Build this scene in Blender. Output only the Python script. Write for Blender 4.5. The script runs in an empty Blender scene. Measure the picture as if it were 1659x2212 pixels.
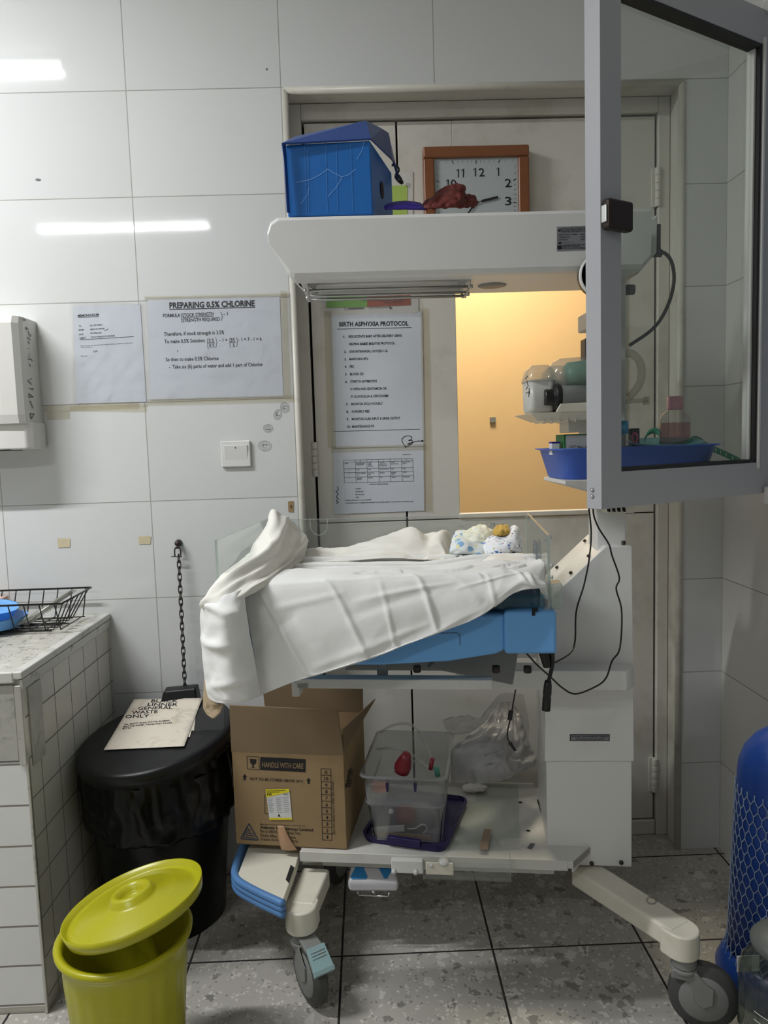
import bpy, math, random
from mathutils import Vector, Matrix, noise
random.seed(7)
V = Vector
S = bpy.context.scene
COL = S.collection
R = math.radians
# ------------------------------------------------------------------ camera
W_PX, H_PX, F_PX = 1659, 2212, 1603.13
CAM = V((0.21577, -2.28219, 1.34693))
yaw, pitch, roll = 0.02074, -0.09318, -0.03099
_f = V((math.sin(yaw)*math.cos(pitch), math.cos(yaw)*math.cos(pitch), math.sin(pitch)))
_r = V((math.cos(yaw), -math.sin(yaw), 0)); _u = _r.cross(_f)
RT = math.cos(roll)*_r + math.sin(roll)*_u
UP = -math.sin(roll)*_r + math.cos(roll)*_u
cam = bpy.data.objects.new('camera', bpy.data.cameras.new('camera')); COL.objects.link(cam)
M = Matrix((RT, UP, -_f)).transposed().to_4x4(); M.translation = CAM
cam.matrix_world = M
cam.data.sensor_fit = 'VERTICAL'; cam.data.sensor_height = 36; cam.data.lens = F_PX*36/H_PX
cam.data.clip_start = 0.02
S.camera = cam
# ------------------------------------------------------------------ world, lamps, exposure
S.view_settings.view_transform = 'Standard'; S.view_settings.look = 'None'
S.view_settings.gamma = 1; S.view_settings.use_curve_mapping = False
S.view_settings.exposure = 0.6
wd = bpy.data.worlds.new('world'); S.world = wd; wd.use_nodes = True
wd.node_tree.nodes['Background'].inputs[0].default_value = (0.8, 0.9, 1, 1)
wd.node_tree.nodes['Background'].inputs[1].default_value = 0.12
TUBE_POWER = 9.0      # emission strength of the fluorescent tubes
SIDE_ROOM_POWER = 30
CEIL = 3.0
# ------------------------------------------------------------------ pixel helpers (measured points -> world)
def ray(x, y): return (x-W_PX/2)/F_PX*RT - (y-H_PX/2)/F_PX*UP + _f
def at(x, y, Y):
    d = ray(x, y); return CAM + d*((Y-CAM.y)/d.y)
def atz(x, y, Z):
    d = ray(x, y); return CAM + d*((Z-CAM.z)/d.z)
def atx(x, y, X):
    d = ray(x, y); return CAM + d*((X-CAM.x)/d.x)
def atp(x, y, P, N):
    d = ray(x, y); return CAM + d*((P-CAM).dot(N)/d.dot(N))
# ------------------------------------------------------------------ materials
MATS = {}
def nt(m):
    m.use_nodes = True; return m.node_tree.nodes, m.node_tree.links
def mat(name, col, rough=.5, metal=0, noise_amt=0, noise_scale=20, bump=0, bump_scale=60, bump_d=.003, spec=.5, trans=0, emis=None, dirt=None, dirt_scale=6, dirt_amt=.5, alpha=1, sss=0, ior=1.45, coat=0):
    if name in MATS: return MATS[name]
    m = bpy.data.materials.new(name); MATS[name] = m
    n, l = nt(m); b = n['Principled BSDF']
    b.inputs['Base Color'].default_value = (*col, 1); b.inputs['Roughness'].default_value = rough
    b.inputs['Metallic'].default_value = metal; b.inputs['Specular IOR Level'].default_value = spec
    b.inputs['Transmission Weight'].default_value = trans; b.inputs['Alpha'].default_value = alpha
    b.inputs['IOR'].default_value = ior; b.inputs['Coat Weight'].default_value = coat
    if emis: b.inputs['Emission Color'].default_value = (*col, 1); b.inputs['Emission Strength'].default_value = emis
    geo = n.new('ShaderNodeNewGeometry')
    src = None
    def mixc(fac, a, bcol):
        mx = n.new('ShaderNodeMix'); mx.data_type = 'RGBA'; l.new(fac, mx.inputs[0])
        if isinstance(a, tuple): mx.inputs[6].default_value = (*a, 1)
        else: l.new(a, mx.inputs[6])
        mx.inputs[7].default_value = (*bcol, 1); return mx.outputs[2]
    if noise_amt:
        t = n.new('ShaderNodeTexNoise'); t.inputs['Scale'].default_value = noise_scale; t.inputs['Detail'].default_value = 5
        l.new(geo.outputs['Position'], t.inputs['Vector'])
        src = mixc(t.outputs[0], tuple(min(1, c*(1+noise_amt)) for c in col), tuple(c*(1-noise_amt) for c in col))
    if dirt:
        t = n.new('ShaderNodeTexNoise'); t.inputs['Scale'].default_value = dirt_scale; t.inputs['Detail'].default_value = 8; t.inputs['Roughness'].default_value = .65
        l.new(geo.outputs['Position'], t.inputs['Vector'])
        r = n.new('ShaderNodeMapRange'); r.inputs[1].default_value = .52; r.inputs[2].default_value = .72; r.inputs[4].default_value = dirt_amt
        l.new(t.outputs[0], r.inputs[0]); src = mixc(r.outputs[0], src or col, dirt)
    if src: l.new(src, b.inputs['Base Color'])
    if bump:
        t = n.new('ShaderNodeTexNoise'); t.inputs['Scale'].default_value = bump_scale; t.inputs['Detail'].default_value = 4
        l.new(geo.outputs['Position'], t.inputs['Vector'])
        bp = n.new('ShaderNodeBump'); bp.inputs['Strength'].default_value = bump; bp.inputs['Distance'].default_value = bump_d
        l.new(t.outputs[0], bp.inputs['Height']); l.new(bp.outputs[0], b.inputs['Normal'])
    return m
def clear(name, tint=(1, 1, 1), refl=1.0, rough=.03, haze=0.0, haze_col=(.8, .8, .8), ior=1.5, bump=0, bscale=30):
    """thin clear sheet: light passes, fresnel reflection, optional milky haze"""
    if name in MATS: return MATS[name]
    m = bpy.data.materials.new(name); MATS[name] = m
    n, l = nt(m); n.remove(n['Principled BSDF']); out = n['Material Output']
    tr = n.new('ShaderNodeBsdfTransparent'); tr.inputs[0].default_value = (*tint, 1)
    gl = n.new('ShaderNodeBsdfGlossy'); gl.inputs['Roughness'].default_value = rough
    fr = n.new('ShaderNodeFresnel'); fr.inputs[0].default_value = ior
    mul = n.new('ShaderNodeMath'); mul.operation = 'MULTIPLY'; mul.inputs[1].default_value = refl; l.new(fr.outputs[0], mul.inputs[0])
    g0 = n.new('ShaderNodeNewGeometry'); inv = n.new('ShaderNodeMath'); inv.operation = 'SUBTRACT'; inv.inputs[0].default_value = 1; l.new(g0.outputs['Backfacing'], inv.inputs[1])
    mulb = n.new('ShaderNodeMath'); mulb.operation = 'MULTIPLY'; l.new(mul.outputs[0], mulb.inputs[0]); l.new(inv.outputs[0], mulb.inputs[1]); mul = mulb
    first = tr.outputs[0]
    if haze:
        df = n.new('ShaderNodeBsdfDiffuse'); df.inputs[0].default_value = (*haze_col, 1)
        tl = n.new('ShaderNodeBsdfTranslucent'); tl.inputs[0].default_value = (*haze_col, 1)
        ad = n.new('ShaderNodeMixShader'); ad.inputs[0].default_value = .4; l.new(df.outputs[0], ad.inputs[1]); l.new(tl.outputs[0], ad.inputs[2])
        mh = n.new('ShaderNodeMixShader'); mh.inputs[0].default_value = haze; l.new(tr.outputs[0], mh.inputs[1]); l.new(ad.outputs[0], mh.inputs[2]); first = mh.outputs[0]
    mx = n.new('ShaderNodeMixShader'); l.new(mul.outputs[0], mx.inputs[0]); l.new(first, mx.inputs[1]); l.new(gl.outputs[0], mx.inputs[2])
    if bump:
        geo = n.new('ShaderNodeNewGeometry'); t = n.new('ShaderNodeTexNoise'); t.inputs['Scale'].default_value = bscale
        l.new(geo.outputs['Position'], t.inputs['Vector']); bp = n.new('ShaderNodeBump'); bp.inputs['Strength'].default_value = bump; bp.inputs['Distance'].default_value = .01
        l.new(t.outputs[0], bp.inputs['Height']); l.new(bp.outputs[0], gl.inputs['Normal']); l.new(bp.outputs[0], fr.inputs['Normal'])
    l.new(mx.outputs[0], out.inputs[0]); return m
def tile_mat(name, w, h, origin, axes, col, grout, mortar=.0035, rough=.12, bump=.3, var=.03, dirt=(.6, .58, .5), dirt_amt=.18, chips=None, coat=0, wave=.0006):
    """square-set tiles in world coordinates; axes = two of 'XYZ'; origin = offset of a joint crossing"""
    m = bpy.data.materials.new(name); MATS[name] = m
    n, l = nt(m); b = n['Principled BSDF']
    geo = n.new('ShaderNodeNewGeometry'); sp = n.new('ShaderNodeSeparateXYZ'); l.new(geo.outputs['Position'], sp.inputs[0])
    cb = n.new('ShaderNodeCombineXYZ')
    for i, a in enumerate(axes):
        su = n.new('ShaderNodeMath'); su.operation = 'SUBTRACT'; su.inputs[1].default_value = origin[i] - 20*(w, h)[i]
        l.new(sp.outputs[a], su.inputs[0]); l.new(su.outputs[0], cb.inputs[i])
    br = n.new('ShaderNodeTexBrick'); br.offset = 0; br.offset_frequency = 1; br.squash = 1
    l.new(cb.outputs[0], br.inputs['Vector'])
    br.inputs['Scale'].default_value = 1; br.inputs['Brick Width'].default_value = w; br.inputs['Row Height'].default_value = h
    br.inputs['Mortar Size'].default_value = mortar/2; br.inputs['Mortar Smooth'].default_value = .1; br.inputs['Bias'].default_value = 0
    br.inputs['Color1'].default_value = (*[c*(1+var) for c in col], 1); br.inputs['Color2'].default_value = (*[c*(1-var) for c in col], 1)
    br.inputs['Mortar'].default_value = (*grout, 1)
    t = n.new('ShaderNodeTexNoise'); t.inputs['Scale'].default_value = 2.2; t.inputs['Detail'].default_value = 9; t.inputs['Roughness'].default_value = .62
    l.new(geo.outputs['Position'], t.inputs['Vector'])
    r = n.new('ShaderNodeMapRange'); r.inputs[1].default_value = .5; r.inputs[2].default_value = .8; r.inputs[4].default_value = dirt_amt; l.new(t.outputs[0], r.inputs[0])
    mx = n.new('ShaderNodeMix'); mx.data_type = 'RGBA'; l.new(r.outputs[0], mx.inputs[0]); l.new(br.outputs['Color'], mx.inputs[6]); mx.inputs[7].default_value = (*dirt, 1)
    colout = mx.outputs[2]
    if chips:
        for sc, cc, thr in chips:
            vo = n.new('ShaderNodeTexVoronoi'); vo.inputs['Scale'].default_value = sc; vo.inputs['Randomness'].default_value = 1
            nz = n.new('ShaderNodeTexNoise'); nz.inputs['Scale'].default_value = sc*1.3; l.new(geo.outputs['Position'], nz.inputs['Vector'])
            va = n.new('ShaderNodeMix'); va.data_type = 'VECTOR'; va.inputs[0].default_value = 1.6/sc
            l.new(geo.outputs['Position'], va.inputs[4]); l.new(nz.outputs['Color'], va.inputs[5]); l.new(va.outputs[1], vo.inputs['Vector'])
            spc = n.new('ShaderNodeSeparateColor'); l.new(vo.outputs['Color'], spc.inputs[0])
            g = n.new('ShaderNodeMath'); g.operation = 'GREATER_THAN'; g.inputs[1].default_value = thr; l.new(spc.outputs[0], g.inputs[0])
            ls = n.new('ShaderNodeMath'); ls.operation = 'LESS_THAN'; ls.inputs[1].default_value = .42; l.new(vo.outputs['Distance'], ls.inputs[0])
            mu = n.new('ShaderNodeMath'); mu.operation = 'MULTIPLY'; l.new(g.outputs[0], mu.inputs[0]); l.new(ls.outputs[0], mu.inputs[1])
            gr = n.new('ShaderNodeMath'); gr.operation = 'MULTIPLY_ADD'; gr.inputs[1].default_value = -1; gr.inputs[2].default_value = 1; l.new(br.outputs['Fac'], gr.inputs[0])
            m3 = n.new('ShaderNodeMath'); m3.operation = 'MULTIPLY'; l.new(mu.outputs[0], m3.inputs[0]); l.new(gr.outputs[0], m3.inputs[1])
            m4 = n.new('ShaderNodeMath'); m4.operation = 'MULTIPLY'; m4.inputs[1].default_value = .75; l.new(m3.outputs[0], m4.inputs[0])
            c2 = n.new('ShaderNodeMix'); c2.data_type = 'RGBA'; l.new(m4.outputs[0], c2.inputs[0]); l.new(colout, c2.inputs[6]); c2.inputs[7].default_value = (*cc, 1); colout = c2.outputs[2]
    l.new(colout, b.inputs['Base Color'])
    rr = n.new('ShaderNodeMapRange'); rr.inputs[3].default_value = rough; rr.inputs[4].default_value = .8; l.new(br.outputs['Fac'], rr.inputs[0]); l.new(rr.outputs[0], b.inputs['Roughness'])
    bp = n.new('ShaderNodeBump'); bp.invert = True; bp.inputs['Strength'].default_value = bump; bp.inputs['Distance'].default_value = .002; l.new(br.outputs['Fac'], bp.inputs['Height'])
    t2 = n.new('ShaderNodeTexNoise'); t2.inputs['Scale'].default_value = 9; l.new(geo.outputs['Position'], t2.inputs['Vector'])
    bp2 = n.new('ShaderNodeBump'); bp2.inputs['Strength'].default_value = .25; bp2.inputs['Distance'].default_value = wave; l.new(t2.outputs[0], bp2.inputs['Height']); l.new(bp.outputs[0], bp2.inputs['Normal'])
    l.new(bp2.outputs[0], b.inputs['Normal'])
    return m

m_tile = tile_mat('white_wall_tile', .45, .30, (0, .29), 'XZ', (.67, .68, .67), (.36, .35, .32), mortar=.003, rough=.045, wave=.0003)
m_tileR = tile_mat('white_wall_tile_right', .45, .30, (.0, .29), 'YZ', (.66, .655, .62), (.33, .31, .28), mortar=.0035, rough=.25)
m_small = tile_mat('small_white_tile_side', .10, .10, (-.02, .035), 'YZ', (.60, .58, .52), (.18, .17, .14), mortar=.004, rough=.2, dirt_amt=.4, dirt=(.4, .37, .3))
m_smallF = tile_mat('small_white_tile_front', .20, .10, (-.60, .025), 'XZ', (.72, .72, .72), (.22, .2, .17), mortar=.005, rough=.15)
m_floor = tile_mat('terrazzo_floor_tile', .39969, .39969, (.10652, -.43628), 'XY', (.44, .42, .38), (.012, .011, .010), mortar=.006, rough=.3, var=.04, dirt=(.17, .155, .13), dirt_amt=.55,
    chips=[(26, (.62, .60, .54), .74), (34, (.17, .16, .14), .86), (90, (.66, .64, .58), .72), (110, (.2, .19, .17), .88)])
m_counter = tile_mat('speckled_stone', .45, .45, (-.37, -.15), 'XY', (.52, .50, .44), (.2, .19, .16), mortar=.003, rough=.3, dirt=(.2, .18, .14), dirt_amt=.5,
    chips=[(22, (.62, .61, .56), .6), (50, (.25, .24, .21), .75), (120, (.2, .19, .17), .8)])
m_stone = mat('grey_stone_edge', (.42, .41, .38), .35, noise_amt=.15, noise_scale=60, dirt=(.12, .11, .09), dirt_scale=22, dirt_amt=.7)
m_alutrim = mat('dirty_metal_trim', (.55, .54, .5), .35, metal=.6, dirt=(.07, .06, .05), dirt_scale=18, dirt_amt=.9)
m_plaster = mat('painted_ceiling', (.75, .75, .72), .8)
m_far = mat('dull_wall_paint', (.36, .36, .35), .7)
m_reveal = mat('glazed_reveal', (.62, .60, .53), .35, dirt=(.22, .19, .13), dirt_scale=4, dirt_amt=.6)
m_door = mat('door_paint', (.68, .655, .59), .45, dirt=(.30, .26, .19), dirt_scale=3.5, dirt_amt=.45, bump=.15, bump_scale=25)
m_gap = mat('dark_gap', (.01, .01, .01), .9)
m_orange = mat('ochre_wall_paint', (.80, .55, .28), .6, noise_amt=.04, noise_scale=4)
m_white = mat('white_enamel', (.74, .74, .72), .3, bump=.05, bump_scale=300)
m_cream = mat('cream_enamel', (.72, .69, .58), .3, dirt=(.45, .40, .30), dirt_scale=9, dirt_amt=.3)
m_offw = mat('offwhite_steel', (.62, .61, .57), .4, dirt=(.35, .31, .24), dirt_scale=6, dirt_amt=.35)
m_alu = mat('window_aluminium_grey', (.40, .405, .43), .4)
m_aluw = m_alu
m_black = mat('black_plastic', (.012, .012, .012), .35)
m_rubber = mat('black_rubber', (.02, .02, .02), .6)
m_brown = mat('dark_brown_plastic', (.02, .008, .006), .25)
m_chrome = mat('polished_metal', (.7, .7, .68), .18, metal=1)
m_steel = mat('brushed_metal', (.5, .5, .48), .35, metal=1)
m_dsteel = mat('rusty_iron', (.06, .05, .045), .5, metal=.6, noise_amt=.3, noise_scale=120)
m_greyp = mat('grey_plastic', (.22, .225, .215), .45)
m_tyre = mat('dark_grey_rubber', (.065, .065, .062), .55)
m_teal = mat('dusty_teal_plastic', (.28, .42, .43), .4, dirt=(.35, .33, .28), dirt_scale=30, dirt_amt=.7)
m_bumper = mat('blue_bumper_rubber', (.10, .24, .50), .4)
m_bed = mat('blue_bed_plastic', (.15, .40, .78), .35, noise_amt=.04, noise_scale=5)
m_pedal = mat('light_grey_plastic', (.52, .51, .53), .4)
m_arrow = mat('blue_button', (.03, .20, .45), .35)
m_sheet = mat('white_cotton', (.80, .80, .78), .9, bump=.45, bump_scale=20, bump_d=.005, spec=.2, noise_amt=.02, noise_scale=12)
m_creamcloth = mat('cream_cotton', (.80, .78, .72), .9, bump=.45, bump_scale=20, bump_d=.005, spec=.2)
m_tan = mat('tan_cotton', (.42, .33, .22), .9, spec=.2)
m_card = mat('brown_cardboard', (.30, .205, .105), .85, noise_amt=.10, noise_scale=9, dirt=(.17, .11, .05), dirt_scale=7, dirt_amt=.5)
m_cardin = mat('cardboard_inside', (.22, .155, .09), .9, noise_amt=.1, noise_scale=10)
m_ink = mat('black_ink', (.012, .012, .014), .6)
m_greyink = mat('grey_ink', (.14, .14, .15), .6)
m_pencil = mat('faint_grey_stamp_ink', (.25, .25, .25), .7)
m_navy = mat('navy_ink', (.03, .045, .08), .6)
m_paper = mat('white_paper', (.62, .65, .70), .5, noise_amt=.03, noise_scale=9, bump=1.0, bump_scale=7)
m_paper2 = mat('aged_white_paper', (.62, .61, .57), .6, dirt=(.5, .45, .33), dirt_scale=5, dirt_amt=.35)
m_oldpaper = mat('stained_paper', (.66, .60, .50), .7, dirt=(.35, .26, .16), dirt_scale=14, dirt_amt=.7)
m_tape = clear('clear_adhesive_tape', (.95, .93, .87), 1.3, .12, .16, (.75, .70, .56), bump=.5, bscale=40)
m_film = clear('clear_plastic_sleeve', (.98, .98, .98), 2.2, .05, .04, (.8, .8, .85), bump=.9, bscale=14)
m_yellowtape = mat('yellowed_tape_residue', (.62, .54, .36), .5, noise_amt=.1, noise_scale=60)
m_glass = clear('window_glass', (.88, .90, .88), 1.6, .0)
m_dglass = clear('door_glass', (.96, .96, .95), .3, .0)
m_acryl = clear('clear_acrylic', (.93, .95, .94), 1.0, .03, .05)
m_acryle = clear('acrylic_edge', (.8, .84, .82), 1.0, .1, .45, (.72, .78, .75))
m_ylw = mat('olive_yellow_plastic', (.42, .40, .012), .28, noise_amt=.02, noise_scale=8)
m_inside = mat('dark_yellow_inside', (.30, .28, .02), .4)
m_bag = mat('black_bin_liner', (.003, .003, .0035), .28, bump=.8, bump_scale=18, spec=.25)
m_lidb = mat('black_bin_plastic', (.007, .007, .008), .38, dirt=(.025, .023, .02), dirt_scale=9, dirt_amt=.6, spec=.35)
m_bowl = mat('sky_blue_plastic', (.14, .36, .72), .35)
m_basin = mat('royal_blue_plastic', (.05, .13, .55), .35)
m_o2 = mat('blue_gas_cylinder_paint', (.01, .055, .30), .3, noise_amt=.06, noise_scale=12)
m_net = mat('pale_blue_netting', (.30, .38, .52), .5)
m_bluebox = mat('blue_corrugated_plastic', (.015, .15, .50), .38, noise_amt=.08, noise_scale=5, bump=.3, bump_scale=9)
m_bluelid = mat('dark_blue_plastic', (.008, .05, .24), .35)
m_wood = mat('clock_frame_wood', (.23, .085, .035), .25, noise_amt=.18, noise_scale=14)
m_face = mat('clock_dial', (.55, .60, .63), .35)
m_maroon = mat('maroon_cloth', (.13, .02, .015), .6)
m_violet = mat('violet_cloth', (.03, .015, .22), .5)
m_purple = mat('purple_plastic', (.014, .008, .07), .35)
m_cont = clear('translucent_plastic', (.85, .87, .87), 1.2, .12, .40, (.52, .54, .55))
m_pbag = clear('translucent_bag', (.8, .8, .8), .7, .28, .55, (.62, .62, .64), bump=.3, bscale=40)
m_tube = clear('clear_tube', (.9, .92, .92), 1.2, .08, .25, (.75, .76, .74))
m_red = mat('dark_red_plastic', (.22, .02, .03), .3)
m_pinkc = mat('orange_card', (.55, .17, .10), .6)
m_wood2 = mat('pale_wood', (.42, .30, .20), .7)
m_green = mat('green_resuscitator_bag', (.05, .22, .16), .35)
m_gtape = mat('green_tape_measure', (.03, .26, .15), .5)
m_pink = mat('pink_plastic', (.72, .36, .42), .4)
m_hotpink = mat('hot_pink_plastic', (.75, .12, .25), .4)
m_turq = mat('turquoise_plastic', (.10, .42, .50), .35)
m_clearw = clear('cloudy_plastic', (.9, .9, .87), 1.0, .12, .30, (.72, .71, .66))
m_whitep = mat('white_plastic', (.70, .70, .68), .35)
m_disp = mat('dispenser_plastic', (.68, .67, .63), .35)
m_lime = mat('lime_print', (.40, .55, .12), .6)
m_limegreen = mat('green_print', (.22, .42, .12), .6)
m_rust = mat('rust_red_print', (.36, .13, .09), .6)
m_yell = mat('yellow_print', (.75, .65, .03), .5)
m_labelg = mat('grey_label', (.22, .23, .25), .4)
m_cable = mat('grey_cable', (.16, .16, .16), .5)
m_mustard = mat('mustard_knit', (.55, .36, .08), .9)
m_bluepr = mat('pale_blue_print', (.20, .36, .62), .9)
m_lampw = mat('fluorescent_tube_glow', (.98, .99, 1.0), .5, emis=TUBE_POWER)
# ------------------------------------------------------------------ mesh builder
WO = {}
class MB:
    def __init__(s): s.v = []; s.f = []; s.mi = []; s.sm = []
    def add(s, vs, fs, mi=0, smooth=False):
        o = len(s.v); s.v += [V(a) for a in vs]
        for f in fs: s.f.append([o+i for i in f]); s.mi.append(mi); s.sm.append(smooth)
        return s
    def hexa(s, p, mi=0):
        return s.add(p, [(0, 3, 2, 1), (4, 5, 6, 7), (0, 1, 5, 4), (1, 2, 6, 5), (2, 3, 7, 6), (3, 0, 4, 7)], mi)
    def box(s, x0, x1, y0, y1, z0, z1, mi=0, fr=None):
        c = [(x0, y0, z0), (x1, y0, z0), (x1, y1, z0), (x0, y1, z0), (x0, y0, z1), (x1, y0, z1), (x1, y1, z1), (x0, y1, z1)]
        if fr: c = [fr(*q) for q in c]
        return s.hexa(c, mi)
    def prism(s, poly, ext, mi=0, smooth=False):
        """poly: list of Vectors (planar), ext: Vector"""
        n = len(poly); ext = V(ext); a = [V(q) for q in poly]; b = [q+ext for q in a]
        return s.add(a+b, [tuple(reversed(range(n))), tuple(range(n, 2*n))]+[(i, (i+1) % n, n+(i+1) % n, n+i) for i in range(n)], mi, smooth)
    def lathe(s, prof, c=(0, 0, 0), ax=(0, 0, 1), n=40, mi=0, ex=None, sc=(1, 1), rip=None):
        """prof: (radius, height) list"""
        ax = V(ax).normalized(); e1 = V(ex) if ex else ax.orthogonal().normalized(); e1 = (e1-ax*e1.dot(ax)).normalized(); e2 = ax.cross(e1); c = V(c)
        vs = []; fs = []
        for (r, h) in prof:
            for k in range(n):
                a = 2*math.pi*k/n; rr = r*(rip(a, h) if rip else 1)
                vs.append(c+ax*h+e1*math.cos(a)*rr*sc[0]+e2*math.sin(a)*rr*sc[1])
        for i in range(len(prof)-1):
            for k in range(n):
                fs.append((i*n+k, i*n+(k+1) % n, (i+1)*n+(k+1) % n, (i+1)*n+k))
        if prof[0][0] > 1e-6: fs.append(tuple(reversed(range(n))))
        if prof[-1][0] > 1e-6: fs.append(tuple(range((len(prof)-1)*n, len(prof)*n)))
        return s.add(vs, fs, mi, True)
    def cyl(s, a, b, r, r2=None, n=20, mi=0, smooth=True):
        a = V(a); b = V(b); r2 = r if r2 is None else r2; d = b-a
        s.lathe([(r, 0), (r2, d.length)], a, d, n, mi); return s
    def tube(s, pts, r, n=8, mi=0, closed=False):
        pts = [V(p) for p in pts]; N = len(pts); vs = []; fs = []; up = None
        for i, p in enumerate(pts):
            if closed: t = (pts[(i+1) % N]-pts[i-1]).normalized()
            else: t = (pts[min(i+1, N-1)]-pts[max(i-1, 0)]).normalized()
            if up is None: up = t.orthogonal().normalized()
            up = (up-t*up.dot(t)); up = up.normalized() if up.length > 1e-6 else t.orthogonal().normalized()
            w = t.cross(up); rr = r(i/(N-1)) if callable(r) else r
            for k in range(n):
                a = 2*math.pi*k/n; vs.append(p+up*math.cos(a)*rr+w*math.sin(a)*rr)
        m = N if closed else N-1
        for i in range(m):
            for k in range(n):
                j = (i+1) % N; fs.append((i*n+k, i*n+(k+1) % n, j*n+(k+1) % n, j*n+k))
        if not closed: fs.append(tuple(reversed(range(n)))); fs.append(tuple(range((N-1)*n, N*n)))
        return s.add(vs, fs, mi, True)
    def grid(s, fn, nu, nv, mi=0, smooth=True):
        vs = [fn(i/nu, j/nv) for j in range(nv+1) for i in range(nu+1)]
        fs = [(j*(nu+1)+i, j*(nu+1)+i+1, (j+1)*(nu+1)+i+1, (j+1)*(nu+1)+i) for j in range(nv) for i in range(nu)]
        return s.add(vs, fs, mi, smooth)
def build(name, mb, mats, parent=None, loc=None, bevel=0, segs=2, solid=0, sub=0, angle=40):
    me = bpy.data.meshes.new(name)
    if parent: o = WO[parent]
    elif loc is not None: o = V(loc)
    else:
        xs = [q.x for q in mb.v]; ys = [q.y for q in mb.v]; o = V(((min(xs)+max(xs))/2, (min(ys)+max(ys))/2, min(q.z for q in mb.v)))
    me.from_pydata([q-o for q in mb.v], [], mb.f); me.update()
    mats = mats if isinstance(mats, list) else [mats]
    for m in mats: me.materials.append(m)
    me.polygons.foreach_set('material_index', mb.mi); me.polygons.foreach_set('use_smooth', mb.sm)
    ob = bpy.data.objects.new(name, me); COL.objects.link(ob)
    if parent: ob.parent = parent
    else: ob.location = o
    WO[ob] = o
    if bevel:
        b = ob.modifiers.new('bevel', 'BEVEL'); b.width = bevel; b.segments = segs; b.limit_method = 'ANGLE'; b.angle_limit = R(angle); b.harden_normals = True
        me.polygons.foreach_set('use_smooth', [True]*len(me.polygons))
    if solid:
        b = ob.modifiers.new('thickness', 'SOLIDIFY'); b.thickness = solid; b.offset = 0
    if sub:
        b = ob.modifiers.new('subdivision', 'SUBSURF'); b.levels = sub; b.render_levels = sub
    return ob
def build_split(name, mb, mats, parent=None, **k):
    par = list(range(len(mb.v)))
    def fnd(i):
        while par[i] != i: par[i] = par[par[i]]; i = par[i]
        return i
    for f in mb.f:
        a = fnd(f[0])
        for j in f[1:]: par[fnd(j)] = a
    comps = {}
    for fi, f in enumerate(mb.f): comps.setdefault(fnd(f[0]), []).append(fi)
    out = []
    for fis in comps.values():
        m2 = MB(); mp = {}
        for fi in fis:
            g = []
            for i in mb.f[fi]:
                if i not in mp: mp[i] = len(m2.v); m2.v.append(mb.v[i])
                g.append(mp[i])
            m2.f.append(g); m2.mi.append(mb.mi[fi]); m2.sm.append(mb.sm[fi])
        out.append(build(name, m2, mats, parent, **k))
    return out
def tag(o, label=None, cat=None, group=None, kind=None):
    if label: o['label'] = label
    if cat: o['category'] = cat
    if group: o['group'] = group
    if kind: o['kind'] = kind
    return o
def thing(name, loc, label, cat, group=None, kind=None):
    o = bpy.data.objects.new(name, None); COL.objects.link(o); o.location = loc; o.empty_display_size = .05; WO[o] = V(loc)
    return tag(o, label, cat, group, kind)
def struct(name, mb, m, parent=None, **k):
    o = build(name, mb, m, parent, **k)
    if not parent: tag(o, kind='structure')
    return o
def cr(p0, p1, p2, p3, t):
    return .5*((2*p1)+(p2-p0)*t+(2*p0-5*p1+4*p2-p3)*t*t+(3*p1-p0-3*p2+p3)*t*t*t)
def spl(pts, t, closed=False):
    n = len(pts)
    x = t*(n if closed else n-1); i = int(math.floor(x))
    if not closed: i = min(i, n-2)
    g = (lambda k: pts[k % n]) if closed else (lambda k: pts[max(0, min(n-1, k))] )
    return cr(g(i-1), g(i), g(i+1), g(i+2), x-i)
def smooth_path(pts, n=40, closed=False):
    pts = [V(p) for p in pts]
    return [spl(pts, k/(n if closed else n-1), closed) for k in range(n)]
def surf(rows, u, v):
    return spl([spl(r, u) for r in rows], v)
def bar_one(mb, hit, x, y, h_, w_):
    quad(mb, hit, [(x-w_/2, y), (x+w_/2, y), (x+w_/2, y-h_), (x-w_/2, y-h_)]); quad(mb, hit, [(x-w_/2, y-h_), (x, y-h_), (x-w_*1.9, y-h_*.74), (x-w_*1.9, y-h_*.86)])
# ------------------------------------------------------------------ lettering
_tc = {}
def glyphs(s, bold=0.0):
    bold = min(bold, .014 if 'M' in s or '1' in s else .03)
    k = (s, bold)
    if k in _tc: return _tc[k]
    cu = bpy.data.curves.new('t', 'FONT'); cu.body = s; cu.size = 1; cu.offset = bold; cu.resolution_u = 2
    ob = bpy.data.objects.new('t', cu); COL.objects.link(ob); bpy.context.view_layer.update()
    dg = bpy.context.evaluated_depsgraph_get(); me = ob.evaluated_get(dg).to_mesh()
    vs = [v.co.copy() for v in me.vertices]; fs = [tuple(p.vertices) for p in me.polygons]
    ob.evaluated_get(dg).to_mesh_clear(); bpy.data.objects.remove(ob); bpy.data.curves.remove(cu)
    _tc[k] = (vs, fs); return _tc[k]
def text(mb, s, hit, p0, p1, cap, bold=0.0, mi=0, slant=0):
    """baseline from pixel p0 to pixel p1 on the surface given by hit(x,y); cap = capital height in pixels"""
    vs, fs = glyphs(s, bold)
    if not vs: return
    x0 = min(v.x for v in vs); x1 = max(v.x for v in vs)
    A = hit(*p0); B = hit(*p1); d = B-A; ux, uy = p1[0]-p0[0], p1[1]-p0[1]; L = math.hypot(ux, uy)
    C = hit(p0[0]+uy/L*cap, p0[1]-ux/L*cap); up = C-A
    mb.add([A+d*((v.x-x0)/(x1-x0))+up*(v.y/.7)+d*(slant*v.y) for v in vs], fs, mi)
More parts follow.
